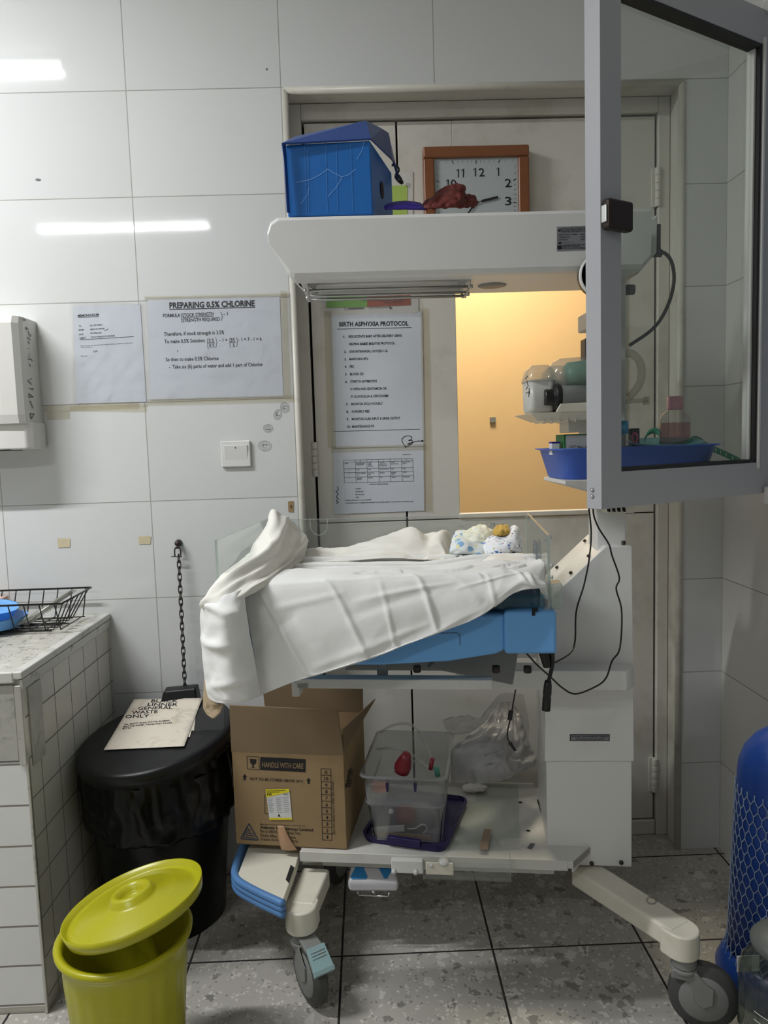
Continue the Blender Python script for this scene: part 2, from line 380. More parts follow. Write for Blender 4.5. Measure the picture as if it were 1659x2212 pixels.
def line(mb, hit, pts, w, mi=0, closed=False):
    """flat stroke of pixel width w through pixel points"""
    pts = list(pts)
    if closed: pts = pts+[pts[0]]
    for (a, b) in zip(pts[:-1], pts[1:]):
        dx, dy = b[0]-a[0], b[1]-a[1]; L = math.hypot(dx, dy) or 1; nx, ny = -dy/L*w/2, dx/L*w/2
        mb.add([hit(a[0]+nx, a[1]+ny), hit(b[0]+nx, b[1]+ny), hit(b[0]-nx, b[1]-ny), hit(a[0]-nx, a[1]-ny)], [(0, 1, 2, 3)])
        mb.mi[-1] = mi
def quad(mb, hit, pts, mi=0): mb.add([hit(*p) for p in pts], [tuple(range(len(pts)))], mi)
def plane_y(Y): return lambda x, y: at(x, y, Y)
def plane_pn(P, N): return lambda x, y: atp(x, y, V(P), V(N))
def oval(cx, cy, rx, ry, rot=0, n=14):
    c, s_ = math.cos(rot), math.sin(rot)
    return [(cx+rx*math.cos(2*math.pi*k/n)*c-ry*math.sin(2*math.pi*k/n)*s_, cy+rx*math.cos(2*math.pi*k/n)*s_+ry*math.sin(2*math.pi*k/n)*c) for k in range(n)]
# ================================================================== SETTING
XL, XR, YF = -2.6, 1.3223, -4.8
OX0, OX1, OZ = .006, 1.191, 2.387          # door opening
DR = .09                                    # depth of the reveal
struct('floor', MB().box(XL-.1, XR+.1, YF-.1, .3, -.05, 0), m_floor)
struct('ceiling', MB().box(XL-.1, XR+.1, YF-.1, .3, CEIL, CEIL+.05), m_plaster)
b = MB(); b.box(XL-.1, OX0, 0, .25, 0, CEIL).box(OX1, XR+.1, 0, .25, 0, CEIL).box(OX0, OX1, 0, .25, OZ, CEIL)
struct('wall_back', b, m_tile)
WY0, WY1, WZ0, WZ1 = -1.75, -.44, 1.2, 2.35    # window opening in the right wall
b = MB(); b.box(XR, XR+.2, WY1, .0, 0, CEIL).box(XR, XR+.2, YF, WY0, 0, CEIL).box(XR, XR+.2, WY0, WY1, 0, WZ0).box(XR, XR+.2, WY0, WY1, WZ1, CEIL)
struct('wall_right', b, m_tileR)
struct('wall_left', MB().box(XL-.1, XL, YF, 0, 0, CEIL), m_far)
struct('wall_front', MB().box(XL, XR, YF-.1, YF, 0, CEIL), m_far)
# room seen through the door pane
b = MB(); b.box(-1.2, 3.0, 1.6, 1.65, 0, CEIL)
struct('wall_beyond', b, m_orange)
b = MB(); b.box(1.0635-.01, 1.085, 0, 0, 0, 0)
# tiny fitting on the ochre wall
hp = plane_y(1.595)
b = MB(); c0, c1 = at(1058, 913, 1.598), at(1070, 901, 1.598); b.box(c0.x, c1.x, 1.585, 1.6, c0.z, c1.z)
tag(build('wall_socket', b, m_greyp, bevel=.001), 'tiny grey square fitting on the ochre wall seen through the door pane', 'wall socket')
# trims of the reveal
b = MB()
b.box(OX0, OX0+.004, .004, DR, 0, OZ).box(OX1-.004, OX1, .004, DR, 0, OZ).box(OX0, OX1, .004, DR, OZ-.004, OZ)
struct('trim_1', b, m_reveal)
b = MB()
for xx in (OX0+.004, OX1-.004): b.cyl((xx, .006, 0), (xx, .006, OZ-.006), .011, n=12)
b.cyl((OX0, .006, OZ-.004), (OX1, .006, OZ-.004), .011, n=12)
struct('trim_2', b, m_reveal)
# door
door = thing('door_1', (.6, DR, 0), None, None, kind='structure')
FY = DR
b = MB(); b.box(OX0+.004, .048, FY, FY+.06, 0, OZ-.004).box(1.150, OX1-.004, FY, FY+.06, 0, OZ-.004).box(.048, 1.150, FY, FY+.06, 2.336, OZ-.004)
build('door_frame', b, m_door, door, bevel=.003)
b = MB(); b.box(.049, 1.149, FY+.035, FY+.05, .0, 2.33); hx0, hx1, hz0, hz1 = at(989, 900, .105).x, 1.035, at(1100, 1106, .105).z, 1.93
b = MB()
LX = at(858, 350, .105).x
def dbox(mb, x0, x1, z0, z1): mb.box(x0, x1, FY+.012, FY+.045, z0, z1)
dbox(b, .0555, LX-.003, .055, 1.092); dbox(b, .0555, LX-.003, 1.096, 2.329)
build('narrow_leaf', b, m_door, door, bevel=.002)
b = MB(); x1 = 1.1435
dbox(b, LX+.003, hx0, 1.096, 2.329); dbox(b, hx1, x1, 1.096, 2.329); dbox(b, hx0, hx1, 1.096, hz0); dbox(b, hx0, hx1, hz1, 2.329); dbox(b, LX+.003, x1, .055, 1.092)
wl = build('wide_leaf', b, m_door, door, bevel=.002)
b = MB(); b.box(hx0-.004, hx1+.004, FY+.004, FY+.014, hz0-.014, hz0).box(hx0-.004, hx1+.004, FY+.004, FY+.014, hz1, hz1+.014).box(hx1, hx1+.012, FY+.004, FY+.014, hz0, hz1)
build('pane_bead', b, m_door, wl, bevel=.002)
build('door_glass', MB().box(hx0, hx1, FY+.026, FY+.029, hz0, hz1), m_dglass, wl)
b = MB(); b.box(OX0, OX1, FY+.061, FY+.068, .0, hz0-.02).box(OX0, OX1, FY+.061, FY+.068, hz1+.02, OZ).box(OX0, hx0-.01, FY+.061, FY+.068, hz0-.02, hz1+.02).box(hx1+.01, OX1, FY+.061, FY+.068, hz0-.02, hz1+.02)
b.box(hx0-.01, hx0-.004, FY+.04, FY+.064, hz0-.02, hz1+.02).box(hx1+.004, hx1+.01, FY+.04, FY+.064, hz0-.02, hz1+.02).box(hx0-.01, hx1+.01, FY+.04, FY+.064, hz0-.026, hz0-.02).box(hx0-.01, hx1+.01, FY+.04, FY+.064, hz1+.02, hz1+.026)
build('light_blocker', b, m_gap, door)  # black sheets added behind the door to block light from the room beyond
build('threshold', MB().box(.05, 1.149, FY+.005, FY+.06, 0, .05), m_door, door, bevel=.004)
def hinge(px, py0, py1, name='hinge'):
    b = MB(); a = at(px, py1, FY-.004); c = at(px, py0, FY-.004); h = c.z-a.z; n = 5
    for k in range(n): b.lathe([(.0, 0), (.009, 0), (.0095, .002), (.0095, h/n-.003), (.009, h/n-.001), (0, h/n-.001)], (a.x, FY+.002, a.z+h*k/n), n=14)
    b.box(a.x-.018, a.x+.006, FY+.004, FY+.013, a.z, c.z)
    build(name, b, m_door, door)
hinge(681, 955, 1030); hinge(1423, 360, 445); hinge(1416, 1640, 1712)
# casement window in the right wall: surround fixed, sash swung into the room
wnd = thing('window_1', (XR, -1.1, WZ0), 'grey metal casement window, its glazed sash swung open in front of the door', 'window', kind='structure')
b = MB(); fw = .05
b.box(XR-.0, XR+.07, WY0, WY0+fw, WZ0, WZ1).box(XR-.0, XR+.07, WY1-fw, WY1, WZ0, WZ1).box(XR, XR+.07, WY0, WY1, WZ0, WZ0+fw).box(XR, XR+.07, WY0, WY1, WZ1-fw, WZ1).box(XR, XR+.07, -1.12, -1.07, WZ0, WZ1)
build('casing', b, m_alu, wnd, bevel=.002)
build('fixed_pane', MB().box(XR+.03, XR+.035, WY0+fw, -1.12, WZ0+fw, WZ1-fw), m_glass, wnd)
SA = V((.686, -.80, 0)); SD = V((.872, .489, 0)).normalized(); SN = V((-SD.y, SD.x, 0))
def sf(t, w, z): return SA+SD*t+SN*w+V((0, 0, z))
SZ0, SZ1, SW, ST = 1.199, 2.285, .565, .04
b = MB()
st = .058
def trap(mb, pts, w0, w1): mb.hexa([sf(t, w0, z) for t, z in pts]+[sf(t, w1, z) for t, z in pts])
trap(b, [(0, SZ0), (st, SZ0+.074), (st, SZ1-.074), (0, SZ1)], 0, ST)
trap(b, [(SW, SZ0), (SW-.05, SZ0+.074), (SW-.05, SZ1-.074), (SW, SZ1)], 0, ST)
trap(b, [(0, SZ0), (SW, SZ0), (SW-.05, SZ0+.074), (st, SZ0+.074)], 0, ST)
trap(b, [(0, SZ1), (SW, SZ1), (SW-.05, SZ1-.074), (st, SZ1-.074)], 0, ST)
build('sash_frame', b, m_aluw, wnd, bevel=.0008)
b = MB(); g = .008
for q in ([(st, SZ0+.074), (SW-.05, SZ0+.074), (SW-.05, SZ0+.074+g), (st, SZ0+.074+g)], [(st, SZ1-.074-g), (SW-.05, SZ1-.074-g), (SW-.05, SZ1-.074), (st, SZ1-.074)], [(SW-.05-g, SZ0+.074), (SW-.05, SZ0+.074), (SW-.05, SZ1-.074), (SW-.05-g, SZ1-.074)]): trap(b, q, .002, .03)
build('black_gasket', b, m_rubber, wnd)
b = MB(); trap(b, [(SW-.05, SZ0+.06), (SW-.044, SZ0+.06), (SW-.044, SZ1-.06), (SW-.05, SZ1-.06)], -.004, .0)
trap(b, [(SW-.05-g-.006, SZ0+.082), (SW-.05-g, SZ0+.082), (SW-.05-g, SZ1-.082), (SW-.05-g-.006, SZ1-.082)], .012, .03)
build('lit_edge_strip', b, m_whitep, wnd)  # white colour stands in for sash edges catching the lamp light
b = MB(); trap(b, [(st, SZ0+.074), (SW-.05, SZ0+.074), (SW-.05, SZ1-.074), (st, SZ1-.074)], .018, .022)
build('glass_pane', b, m_glass, wnd)
b = MB(); trap(b, [(SW, SZ0+.0), (SW+.16, SZ0+.0), (SW+.16, SZ0+.03), (SW, SZ0+.03)], .01, .03); trap(b, [(SW, SZ1-.03), (SW+.16, SZ1-.03), (SW+.16, SZ1), (SW, SZ1)], .01, .03)
build_split('stay_arm', b, m_alu, wnd, bevel=.002)
# lock on the free stile
hl = plane_pn(sf(0, -.001, 1.7), SN)
c = hl(1324, 470); t0 = (hl(1300, 470)-SA).dot(SD); t1 = (hl(1352, 475)-SA).dot(SD); zt = hl(1325, 437).z; zb = hl(1325, 502).z
b = MB(); b.hexa([sf(t, w, z) for w in (-.022, -.001) for t, z in ((t0-.002, zb), (t1, zb), (t1, zt), (t0-.002, zt))])
lk = build('lock_body', b, m_brown, wnd, bevel=.006, segs=4)
b = MB(); b.hexa([sf(t, w, z) for w in (-.018, -.004) for t, z in ((t0-.006, zb+.012), (t0-.0015, zb+.012), (t0-.0015, zt-.012), (t0-.006, zt-.012))])
build('latch_plate', b, m_steel, lk, bevel=.002)
b = MB()
for py in (1058, 1072):
    h_ = plane_pn(sf(0, 0, 1), SD); p = h_(1280, py); b.lathe([(0, -.0), (.0045, 0), (.004, .003), (0, .0045)], p, -SD, n=12)
build_split('screw', b, m_chrome, wnd)
b = MB(); p = sf(SW-.012, -.018, SZ0+.004); b.cyl(p-V((0, 0, .03)), p+V((0, 0, .012)), .02, n=20)
build('hinge_cap', b, m_whitep, wnd, bevel=.003)
b = MB(); q = at(1660, 15, (sf(SW-.03, -.02, 2)).y); b.cyl(q, q+V((.05, 0, .05)), .018, n=16)
build('hinge_cap', b, m_whitep, wnd, bevel=.003)
# ------------------------------------------------------------------ ceiling lamps (two 1.2 m tubes), light in the room beyond
def tube_light(x, y, label, L=1.2):
    t = thing('fluorescent_lamp', (x, y, CEIL-.055), label, 'ceiling lamp', 'fluorescent lamps on the ceiling')
    build('housing', MB().box(x-L/2-.03, x+L/2+.03, y-.018, y+.018, CEIL-.022, CEIL-.001), m_white, t, bevel=.004)
    build('tube', MB().cyl((x-L/2, y, CEIL-.04), (x+L/2, y, CEIL-.04), .013, n=16), m_lampw, t)
    b = MB()
    for s_ in (-1, 1): b.box(x+s_*(L/2+.015)-.012, x+s_*(L/2+.015)+.012, y-.016, y+.016, CEIL-.056, CEIL-.022)
    build_split('end_cap', b, m_white, t)
    li = bpy.data.lights.new('tube_light', 'AREA'); li.shape = 'RECTANGLE'; li.size = L; li.size_y = .03; li.energy = 20; li.color = (.97, .985, 1)
    lo = bpy.data.objects.new('tube_light', li); COL.objects.link(lo); lo.parent = t; lo.location = (0, 0, -.01)
    return li
LA = tube_light(-1.61, -1.02, 'fluorescent tube lamp on the ceiling near the tiled back wall'); LA.energy = 40
LB = tube_light(-1.475, -3.26, 'fluorescent tube lamp on the ceiling far behind the viewer'); LB.energy = 15
li = bpy.data.lights.new('room_beyond_lamp', 'AREA'); li.shape = 'DISK'; li.size = .5; li.energy = SIDE_ROOM_POWER; li.color = (1, .9, .72)
lo = bpy.data.objects.new('room_beyond_lamp', li); COL.objects.link(lo); lo.location = (.7, .9, 2.9)
struct('ceiling_beyond', MB().box(-1.2, 3, .3, 1.65, CEIL, CEIL+.05), m_plaster)
struct('floor_beyond', MB().box(-1.2, 3, .3, 1.65, -.05, 0), m_floor)
# ================================================================== COUNTER (left)
CX, CY, CZ = -.60, -.585, .845
ct = thing('tiled_counter', (-1.2, -.3, 0), 'tiled counter with speckled stone top against the back wall at left', 'counter')
build('tiled_side', MB().box(-2.2, CX, CY, -.001, 0, CZ-.02), m_small, ct)
build('tiled_front', MB().box(-2.2, CX-.002, CY-.006, CY-.0005, 0.02, CZ-.215), m_smallF, ct)
b = MB().box(-2.2, CX-.018, CY-.008, CY-.0005, CZ-.21, CZ-.03); b.box(CX+.0005, CX+.004, CY+.018, CY+.085, CZ-.235, CZ-.045)
build('stone_apron', b, m_stone, ct, bevel=.001)
b = MB().box(-2.2, CX-.006, CY-.004, -.001, CZ-.02, CZ); build('countertop', b, m_counter, ct)
b = MB().box(-2.2, CX-.014, CY-.014, CY+.002, CZ-.024, CZ+.003).box(CX-.02, CX+.006, CY-.012, -.001, CZ-.016, CZ+.003); build('edge_trim', b, mat('worn_trim', (.60, .59, .55), .35, dirt=(.2, .19, .16), dirt_scale=14, dirt_amt=.6), ct, bevel=.004)
b = MB().box(CX-.003, CX+.005, CY-.01, -.001, CZ-.04, CZ-.017).box(CX-.016, CX+.001, CY-.012, CY, CZ-.22, CZ-.03).box(CX-.004, CX+.003, CY-.008, CY+.002, .0, CZ-.2); build('metal_corner_strip', b, m_alutrim, ct, bevel=.002)
# ================================================================== wall things
# dispenser
dp = thing('paper_towel_dispenser', (-.85, 0, 1.35), 'off-white paper towel dispenser with handwriting on its side, on wall at left edge', 'dispenser')
x1d, x0d = at(89, 830, 0).x-.006, -1.1; z1, z0 = at(50, 683, -.10).z, at(90, 970, -.06).z
prof = [(0.0, 0), (0, -.09), (-.004, -.108), (-.018, -.122), (-.06, -.125), (-.27, -.125), (-.295, -.115), (-.32, -.085), (-.32, 0)]
b = MB()
n_ = len(prof)
rings = []
for (zz, kx, ky) in [(z1, .0, .93), (z1-.02, 0, 1), (z0+.10, 0, 1.0), (z0+.075, 0, .96)]:
    rings.append([V((x1d+px_*1.0+kx+.004, py_*ky-.001, zz)) for px_, py_ in prof])
for i in range(len(rings)-1):
    for k in range(n_-1): b.add([rings[i][k], rings[i][k+1], rings[i+1][k+1], rings[i+1][k]], [(0, 1, 2, 3)])
b.add(rings[0], [tuple(range(n_))]); b.add(rings[-1], [tuple(reversed(range(n_)))])
build('cover', b, m_disp, dp, bevel=.004)
b = MB(); prof2 = [(0.004, 0), (0.004, -.085), (-.012, -.104), (-.06, -.108), (-.27, -.108), (-.32, -.07), (-.32, 0)]
a_ = [V((x1d+.008+p_[0], p_[1]-.001, z0)) for p_ in prof2]; b.prism(a_, (0, 0, .08))
build('lower_body', b, m_disp, dp, bevel=.006)
build('paper_slot', MB().box(x1d-.26, x1d-.05, -.106, -.03, z0-.002, z0+.004), m_gap, dp)
b = MB(); hs = plane_pn((x1d+.0075, -.05, 1.5), (.97, -.24, 0)); hs = plane_y(-.118)
px_w = [(49, 688, 57, 692), (50, 693, 54, 693), (56, 708, 62, 712), (58, 706, 58, 713), (61, 715, 64, 724), (60, 728, 66, 735), (61, 737, 64, 743), (66, 722, 66, 728), (62, 752, 63, 754), (64, 764, 65, 766), (61, 771, 65, 770), (60, 776, 66, 776), (66, 774, 70, 780), (64, 786, 66, 792), (60, 821, 69, 831), (64, 820, 69, 818), (63, 838, 71, 842), (71, 842, 72, 838), (63, 850, 72, 858), (63, 858, 72, 858), (63, 850, 63, 858), (64, 866, 68, 868), (66, 868, 72, 882), (65, 893, 74, 894), (65, 893, 68, 905), (68, 905, 74, 894)]
hs = lambda x, y: atx(x, y, x1d+.0062)
for q in px_w: line(b, hs, [(q[0], q[1]), (q[2], q[3])], 1.3)
build('handwriting', b, m_ink, dp)
# light switch
b0, b1 = at(480, 1010, 0), at(541, 951, 0); b = MB().box(b0.x, b1.x, -.010, -.0005, b0.z, b1.z)
sw = build('light_switch', b, m_whitep, bevel=.004, segs=3); tag(sw, 'square white light switch on the tiled wall below the chlorine notice', 'light switch')
c0, c1 = at(485, 998, -.01), at(534, 961, -.01); b = MB().hexa([V((c0.x, -.0095, c0.z)), V((c1.x, -.0095, c0.z)), V((c1.x, -.004, c0.z)), V((c0.x, -.004, c0.z)), V((c0.x, -.014, c1.z)), V((c1.x, -.014, c1.z)), V((c1.x, -.004, c1.z)), V((c0.x, -.004, c1.z))])
build('rocker', b, m_whitep, sw, bevel=.0015)
c = at(508, 967, -.0145); build('dot', MB().cyl(c, c+V((0, .002, 0)), .0016, n=10), m_ink, sw)
# papers
def paper(name, label, cat, corners, Y, m, bulge=.004, group=None, seed=0):
    TL, TR, BL, BR = [at(x, y, Y) for x, y in corners]
    def fn(u, v):
        p = (TL*(1-u)+TR*u)*(1-v)+(BL*(1-u)+BR*u)*v
        w = math.sin(math.pi*u)*math.sin(math.pi*v)
        p.y -= bulge*w*(.35+noise.noise(V((u*3+seed, v*2.0, seed)))*.8)
        return p
    o = build(name, MB().grid(fn, 24, 24), m); tag(o, label, cat, group); return o
def film(o, corners, Y, m=m_film, name='plastic_sleeve', seed=3, amp=.0025):
    TL, TR, BL, BR = [at(x, y, Y) for x, y in corners]
    def fn(u, v):
        p = (TL*(1-u)+TR*u)*(1-v)+(BL*(1-u)+BR*u)*v
        p.y -= .0015+amp*abs(noise.noise(V((u*5+seed, v*5, seed)))); return p
    build(name, MB().grid(fn, 30, 30), m, o)
def strip(o, corners, Y, m=m_tape, name='tape_strip'):
    b = MB(); quad(b, plane_y(Y), corners); build(name, b, m, o)
# memorandum
o = paper('memorandum_notice', 'small white memorandum sheet taped to wall beside the chlorine notice', 'notice', [(158, 662), (303, 658), (166, 872), (316, 868)], -.0015, m_paper, .0004, seed=2)
h = plane_y(-.0022); b = MB()
text(b, 'MEMORANDUM', h, (168, 684.5), (213, 682), 5, .02); line(b, h, [(168, 686), (213, 683.5)], .8)
for s_, p0, p1 in [('TO:', (170, 706), (176, 706)), ('ALL UNIT HEADS', (194, 704.5), (221, 703)), ('FROM:', (170, 714.5), (181, 714)), ('HEAD OF SUPPLIES', (195, 713), (226, 711)), ('DATE:', (171, 724), (180, 723.5)), ('4TH APRIL,2023', (195, 721.5), (219, 720)), ('SUBJECT:', (172, 732), (186, 731)), ('STOCK STRENGTH OF CHLORINE', (196, 730), (248, 726.5))]:
    text(b, s_, h, p0, p1, 3.2, .01)
line(b, h, [(172, 734), (289, 727)], .9)
text(b, 'This is to inform you that the stock strength of chlorine available in the pharmacy', h, (173, 748.5), (286, 741.5), 2.4)
text(b, 'currently is', h, (175, 751.5), (199, 750.5), 2.4); text(b, '3.5%', h, (201, 761), (211, 760), 3.6, .01); text(b, 'Thank you', h, (174, 770.5), (189, 769.5), 2.4)
line(b, h, [(225, 715), (234, 710)], .8)
build('printed_text', b, m_ink, o)
film(o, [(150, 648), (306, 650), (156, 876), (318, 872)], -.0028, seed=1, amp=.006)
strip(o, [(95, 876), (300, 868), (300, 882), (95, 890)], -.002, m_tape)
# chlorine notice
o = paper('chlorine_notice', 'large white notice headed PREPARING 0.5% CHLORINE, taped to the tiled wall', 'notice', [(319, 646), (604, 642), (325, 864), (612, 857)], -.0015, m_paper, .0004, seed=5)
h = plane_y(-.0022); b = MB()
text(b, 'PREPARING 0.5% CHLORINE', h, (366, 666), (550, 661), 12.5, .028); line(b, h, [(366, 668.5), (551, 663.5)], 1.6)
text(b, 'FORMULA', h, (352, 685.5), (389, 684.5), 7.5, .008); text(b, 'STOCK STRENGTH', h, (394, 684.5), (461, 681.5), 7.5, .008); line(b, h, [(394, 686), (461, 683)], .9)
text(b, 'STRENGTH REQUIRED', h, (394, 695.5), (475, 692.5), 7.5, .008); line(b, h, [(393, 676), (391, 678), (392, 695), (394, 697)], .8); line(b, h, [(476, 674), (479, 677), (479, 682), (481, 684), (479, 686), (479, 691), (477, 693)], .9)
text(b, '- 1', h, (483, 681.5), (492, 681), 7.5, .008)
text(b, 'Therefore, if stock strength is 3.5%', h, (354, 725.5), (484, 721.5), 8, .008)
text(b, 'To make 0.5% Solution:', h, (355, 741.5), (443, 739), 8, .008)
text(b, '3.5', h, (451, 739.5), (462, 739), 7.5, .008); line(b, h, [(449, 741), (464, 740.5)], .9); text(b, '0.5', h, (452, 750.5), (463, 750), 7.5, .008)
line(b, h, [(450, 731), (448, 733), (449, 752), (451, 754)], .8); line(b, h, [(465, 729), (467, 732), (467, 737), (469, 740), (467, 742), (467, 749), (465, 751)], .8)
text(b, '- 1 =', h, (474, 738), (491, 737.5), 7.5, .008)
text(b, '35', h, (498, 738), (507, 737.5), 7.5, .008); line(b, h, [(497, 739.5), (509, 739)], .9); text(b, '5', h, (503, 749.5), (507, 749.3), 7.5, .008)
line(b, h, [(498, 730), (496, 732), (497, 750), (499, 752)], .8); line(b, h, [(510, 728), (512, 731), (512, 737), (514, 739), (512, 741), (512, 747), (510, 749)], .8)
text(b, '- 1 = 7 - 1 = 6', h, (515, 737), (565, 735.5), 7.5, .008)
text(b, 'So then to make 0.5% Chlorine', h, (358, 780.5), (472, 777.5), 8, .008)
text(b, '-  Take six (6) parts of water and add 1 part of Chlorine', h, (365, 796.5), (567, 790.5), 8, .008)
line(b, h, [(383, 756), (384, 760)], 1)
build('printed_text', b, m_ink, o)
film(o, [(308, 638), (628, 632), (320, 868), (634, 858)], -.0028, seed=6, amp=.004)
strip(o, [(312, 640), (632, 633), (632, 640), (312, 648)], -.002); strip(o, [(320, 862), (636, 853), (636, 868), (320, 876)], -.0022); strip(o, [(605, 628), (620, 628), (628, 858), (612, 858)], -.0024)
# tape remains
b = MB(); h = plane_y(-.0015)
for q in [[(124, 1163), (151, 1163), (151, 1182), (125, 1183)], [(299, 1159), (326, 1158), (325, 1175), (300, 1176)]]: quad(b, h, q)
for o, l_ in zip(build_split('tape_remains', b, m_yellowtape), ['pale yellow tape patch on the wall straight above the wire rack', 'pale yellow tape patch on the wall beside the bolt of the chain']): tag(o, l_, 'tape', 'tape patches above the counter')
b = MB(); quad(b, h, [(150, 878), (318, 872), (316, 890), (150, 888)]); quad(b, h, [(100, 890), (150, 886), (152, 905), (102, 908)])
for o, l_ in zip(build_split('tape_strip', b, m_tape), ['old yellowish tape strip on the wall right under the memorandum', 'faint old tape strip on the wall between dispenser and memorandum']): tag(o, l_, 'tape')
b = MB(); quad(b, h, [(622, 1083), (634, 1082), (634, 1106), (623, 1106)]); o = build('tape_piece', b, mat('brown_tape', (.36, .24, .12), .6)); tag(o, 'small brown tape piece on the wall edge beside the door', 'tape')
b = MB(); line(b, plane_y(-.0025), [(627, 1091), (630, 1094), (628, 1098)], 2); build('mark', b, m_ink, o)
# round ink stamps
b = MB(); h = plane_y(-.0012)
for cx, cy, rx, ry, ro in [(615, 880, 9, 11, -.4), (600, 895, 8, 11, .4), (579, 925, 10, 8.5, 0), (572, 963, 14, 11, .1)]:
    line(b, h, oval(cx, cy, rx, ry, ro, 20), .8, closed=True); line(b, h, oval(cx, cy, rx*.72, ry*.72, ro, 16), .6, closed=True)
    for k in range(5): a = random.uniform(0, 6); line(b, h, [(cx+rx*.5*math.cos(a), cy+ry*.5*math.sin(a)), (cx+rx*.6*math.cos(a+2), cy+ry*.4*math.sin(a+2))], .8)
tag(build('ink_stamps', b, m_pencil), 'cluster of faint round grey stamp marks on tiles beside the light switch', 'stamp marks')
b = MB()
for cx, cy, rx, ry in [(576, 149, 1.6, 2.4), (82, 388, 6, 2.5), (1467, 1400, 1, 3)]: quad(b, h, oval(cx, cy, rx, ry))
for o, l_ in zip(build_split('wall_speck', b, m_greyink), ['black speck on the top row of tiles left of the door', 'grey chip mark on the tile above the dispenser', 'tiny dark speck low on the tile right of the door']): tag(o, l_, 'wall mark')
# posters on the door
DY = FY+.0095
o = paper('protocol_poster', 'long white poster headed BIRTH ASPHYXIA PROTOCOL taped on the door', 'poster', [(713, 677), (912, 672), (719, 968), (917, 964)], DY, m_paper, .0004, seed=8)
h = plane_y(DY-.0007); b = MB()
text(b, 'BIRTH ASPHYXIA PROTOCOL', h, (733, 705), (882, 703), 9.5, .02); line(b, h, [(728, 711), (889, 707.5)], 1)
L_ = ['1.|RESUSCITATE BABY AFTER DELIVERY USING', '|HELPING BABIES BREATHE PROTOCOL', '2.|GIVE INTRANASAL OXYGEN 1-2L', '3.|MAINTAIN NPO', '4.|FBC', '5.|BLOOD C/S', '6.|START IV ANTIBIOTICS', '|IV XPEN AND GENTAMICIN OR', '|IV CLOXACILLIN & CEFOTAXIME', '7.|MONITOR SPO2 4 HOURLY', '8.|4 HOURLY RBS', '9.|MONITOR FLUID INPUT & URINE OUTPUT', '10.|MAINTENANCE IVF']
ends = [868, 853, 838, 795, 765, 785, 814.5, 835, 839, 826.5, 798, 864.5, 808]
for k, s_ in enumerate(L_):
    y = 729.5+k*16.2; x = 753+k*.62; num, tx = s_.split('|')
    if num: text(b, num, h, (x-11, y+.3), (x-(6 if len(num) < 3 else 3), y+.1), 5, .02)
    text(b, tx, h, (x, y), (ends[k], y-(ends[k]-x)*.02), 5.2, .02)
line(b, h, [(720, 932), (907, 927)], .9)
sg = [(874, 963), (869, 955), (868, 949), (873, 943), (881, 941), (889, 943), (889, 948), (882, 952), (890, 951), (892, 956), (884, 960), (880, 959), (884, 957), (894, 955), (897, 953), (900, 954), (904, 952), (908, 953), (916, 953)]
line(b, h, sg, 1.3); line(b, h, [(874, 963), (876, 967), (882, 963), (890, 958)], 1.3); quad(b, h, oval(876, 965, 2, 2.4)); quad(b, h, oval(912, 952.5, 2.4, 2))
build('printed_text', b, m_ink, o)
strip(o, [(700, 672), (716, 672), (726, 968), (708, 968)], DY-.0006); strip(o, [(908, 665), (925, 665), (934, 1105), (916, 1105)], DY-.0006)
o = paper('score_sheet', 'white sheet with a printed score table on the door, under the protocol poster', 'poster', [(720, 970), (916, 965), (722, 1111), (917, 1103)], DY-.0004, m_paper, .0004, seed=11)
h = plane_y(DY-.0011); b = MB()
xs = [742, 767, 792, 817, 842, 867, 891.5]; ys = [994, 999, 1013, 1021, 1031, 1043]
sk = lambda x, y: (x+(y-994)*.045, y-(x-742)*.024)
for x in xs: line(b, h, [sk(x, 994), sk(x, 1043)], .6)
for y in ys: line(b, h, [sk(742, y), sk(891.5, y)], .6)
cells = [['', '1', '2', '3', '4', '5'], ['SCORE', 'SYNCHRONIZED|RETRACTION', 'LOWER|CHEST|ABDOMEN', 'XIPHOID|RETRACTION|IN DRAWING', 'NARES|DILATATION', 'EXPIRATORY|GRUNT'], ['0', 'NONE', 'NONE', 'NO RETRACTION', 'NONE', 'NONE'], ['1', 'JUST VISIBLE|LAG', 'JUST VIS|LAG', 'MINIMAL', 'MINIMAL|SEEN', 'STETH'], ['2', 'SEE SAW|MARKED', 'MARKED', 'YES', 'MARKED', 'NAKED EAR']]
for r_, row in enumerate(cells):
    for c_, s_ in enumerate(row):
        for q, t_ in enumerate([t for t in s_.split('|') if t]):
            x = xs[c_]+(10 if len(t_) == 1 else 2); y = ys[r_]+3.3+q*3.3; w = min(20, 1.6*len(t_)); text(b, t_, h, sk(x, y), sk(x+w, y), 2.0, .02)
text(b, 'APPENDIX IV', h, (869, 983), (888, 982.5), 2, .02); text(b, 'RATE OF RETRACTION', h, (798, 1047.5), (838, 1046.5), 2.2, .02)
for k, t_ in enumerate(['NORMAL', 'MODERATE', 'MODERATELY', 'SEVERE']):
    y = 1057+k*6.2; text(b, '-', h, (744, y), (746, y), 2, .02); text(b, t_, h, (768, y), (768+[12, 17, 20, 8][k], y-.3), 2.2, .02)
text(b, 'SCORE: 0 NONE TO 3, 4-6 AS SEVERE', h, (745, 1082), (802, 1080.5), 2.1, .02); text(b, 'SCORE MORE THAN 7 OR IMPENDING RESPIRATORY FAILURE, REFER TO THE NEONATAL INTENSIVE CARE', h, (745, 1088), (893, 1084), 2.2, .02)
line(b, h, [(729, 1050), (731, 1058), (725, 1062), (731, 1066), (726, 1074), (731, 1076), (726, 1082), (731, 1085), (726, 1088)], 1.4)
build('printed_text', b, m_ink, o)
strip(o, [(716, 964), (920, 959), (920, 972), (716, 978)], DY-.0012)
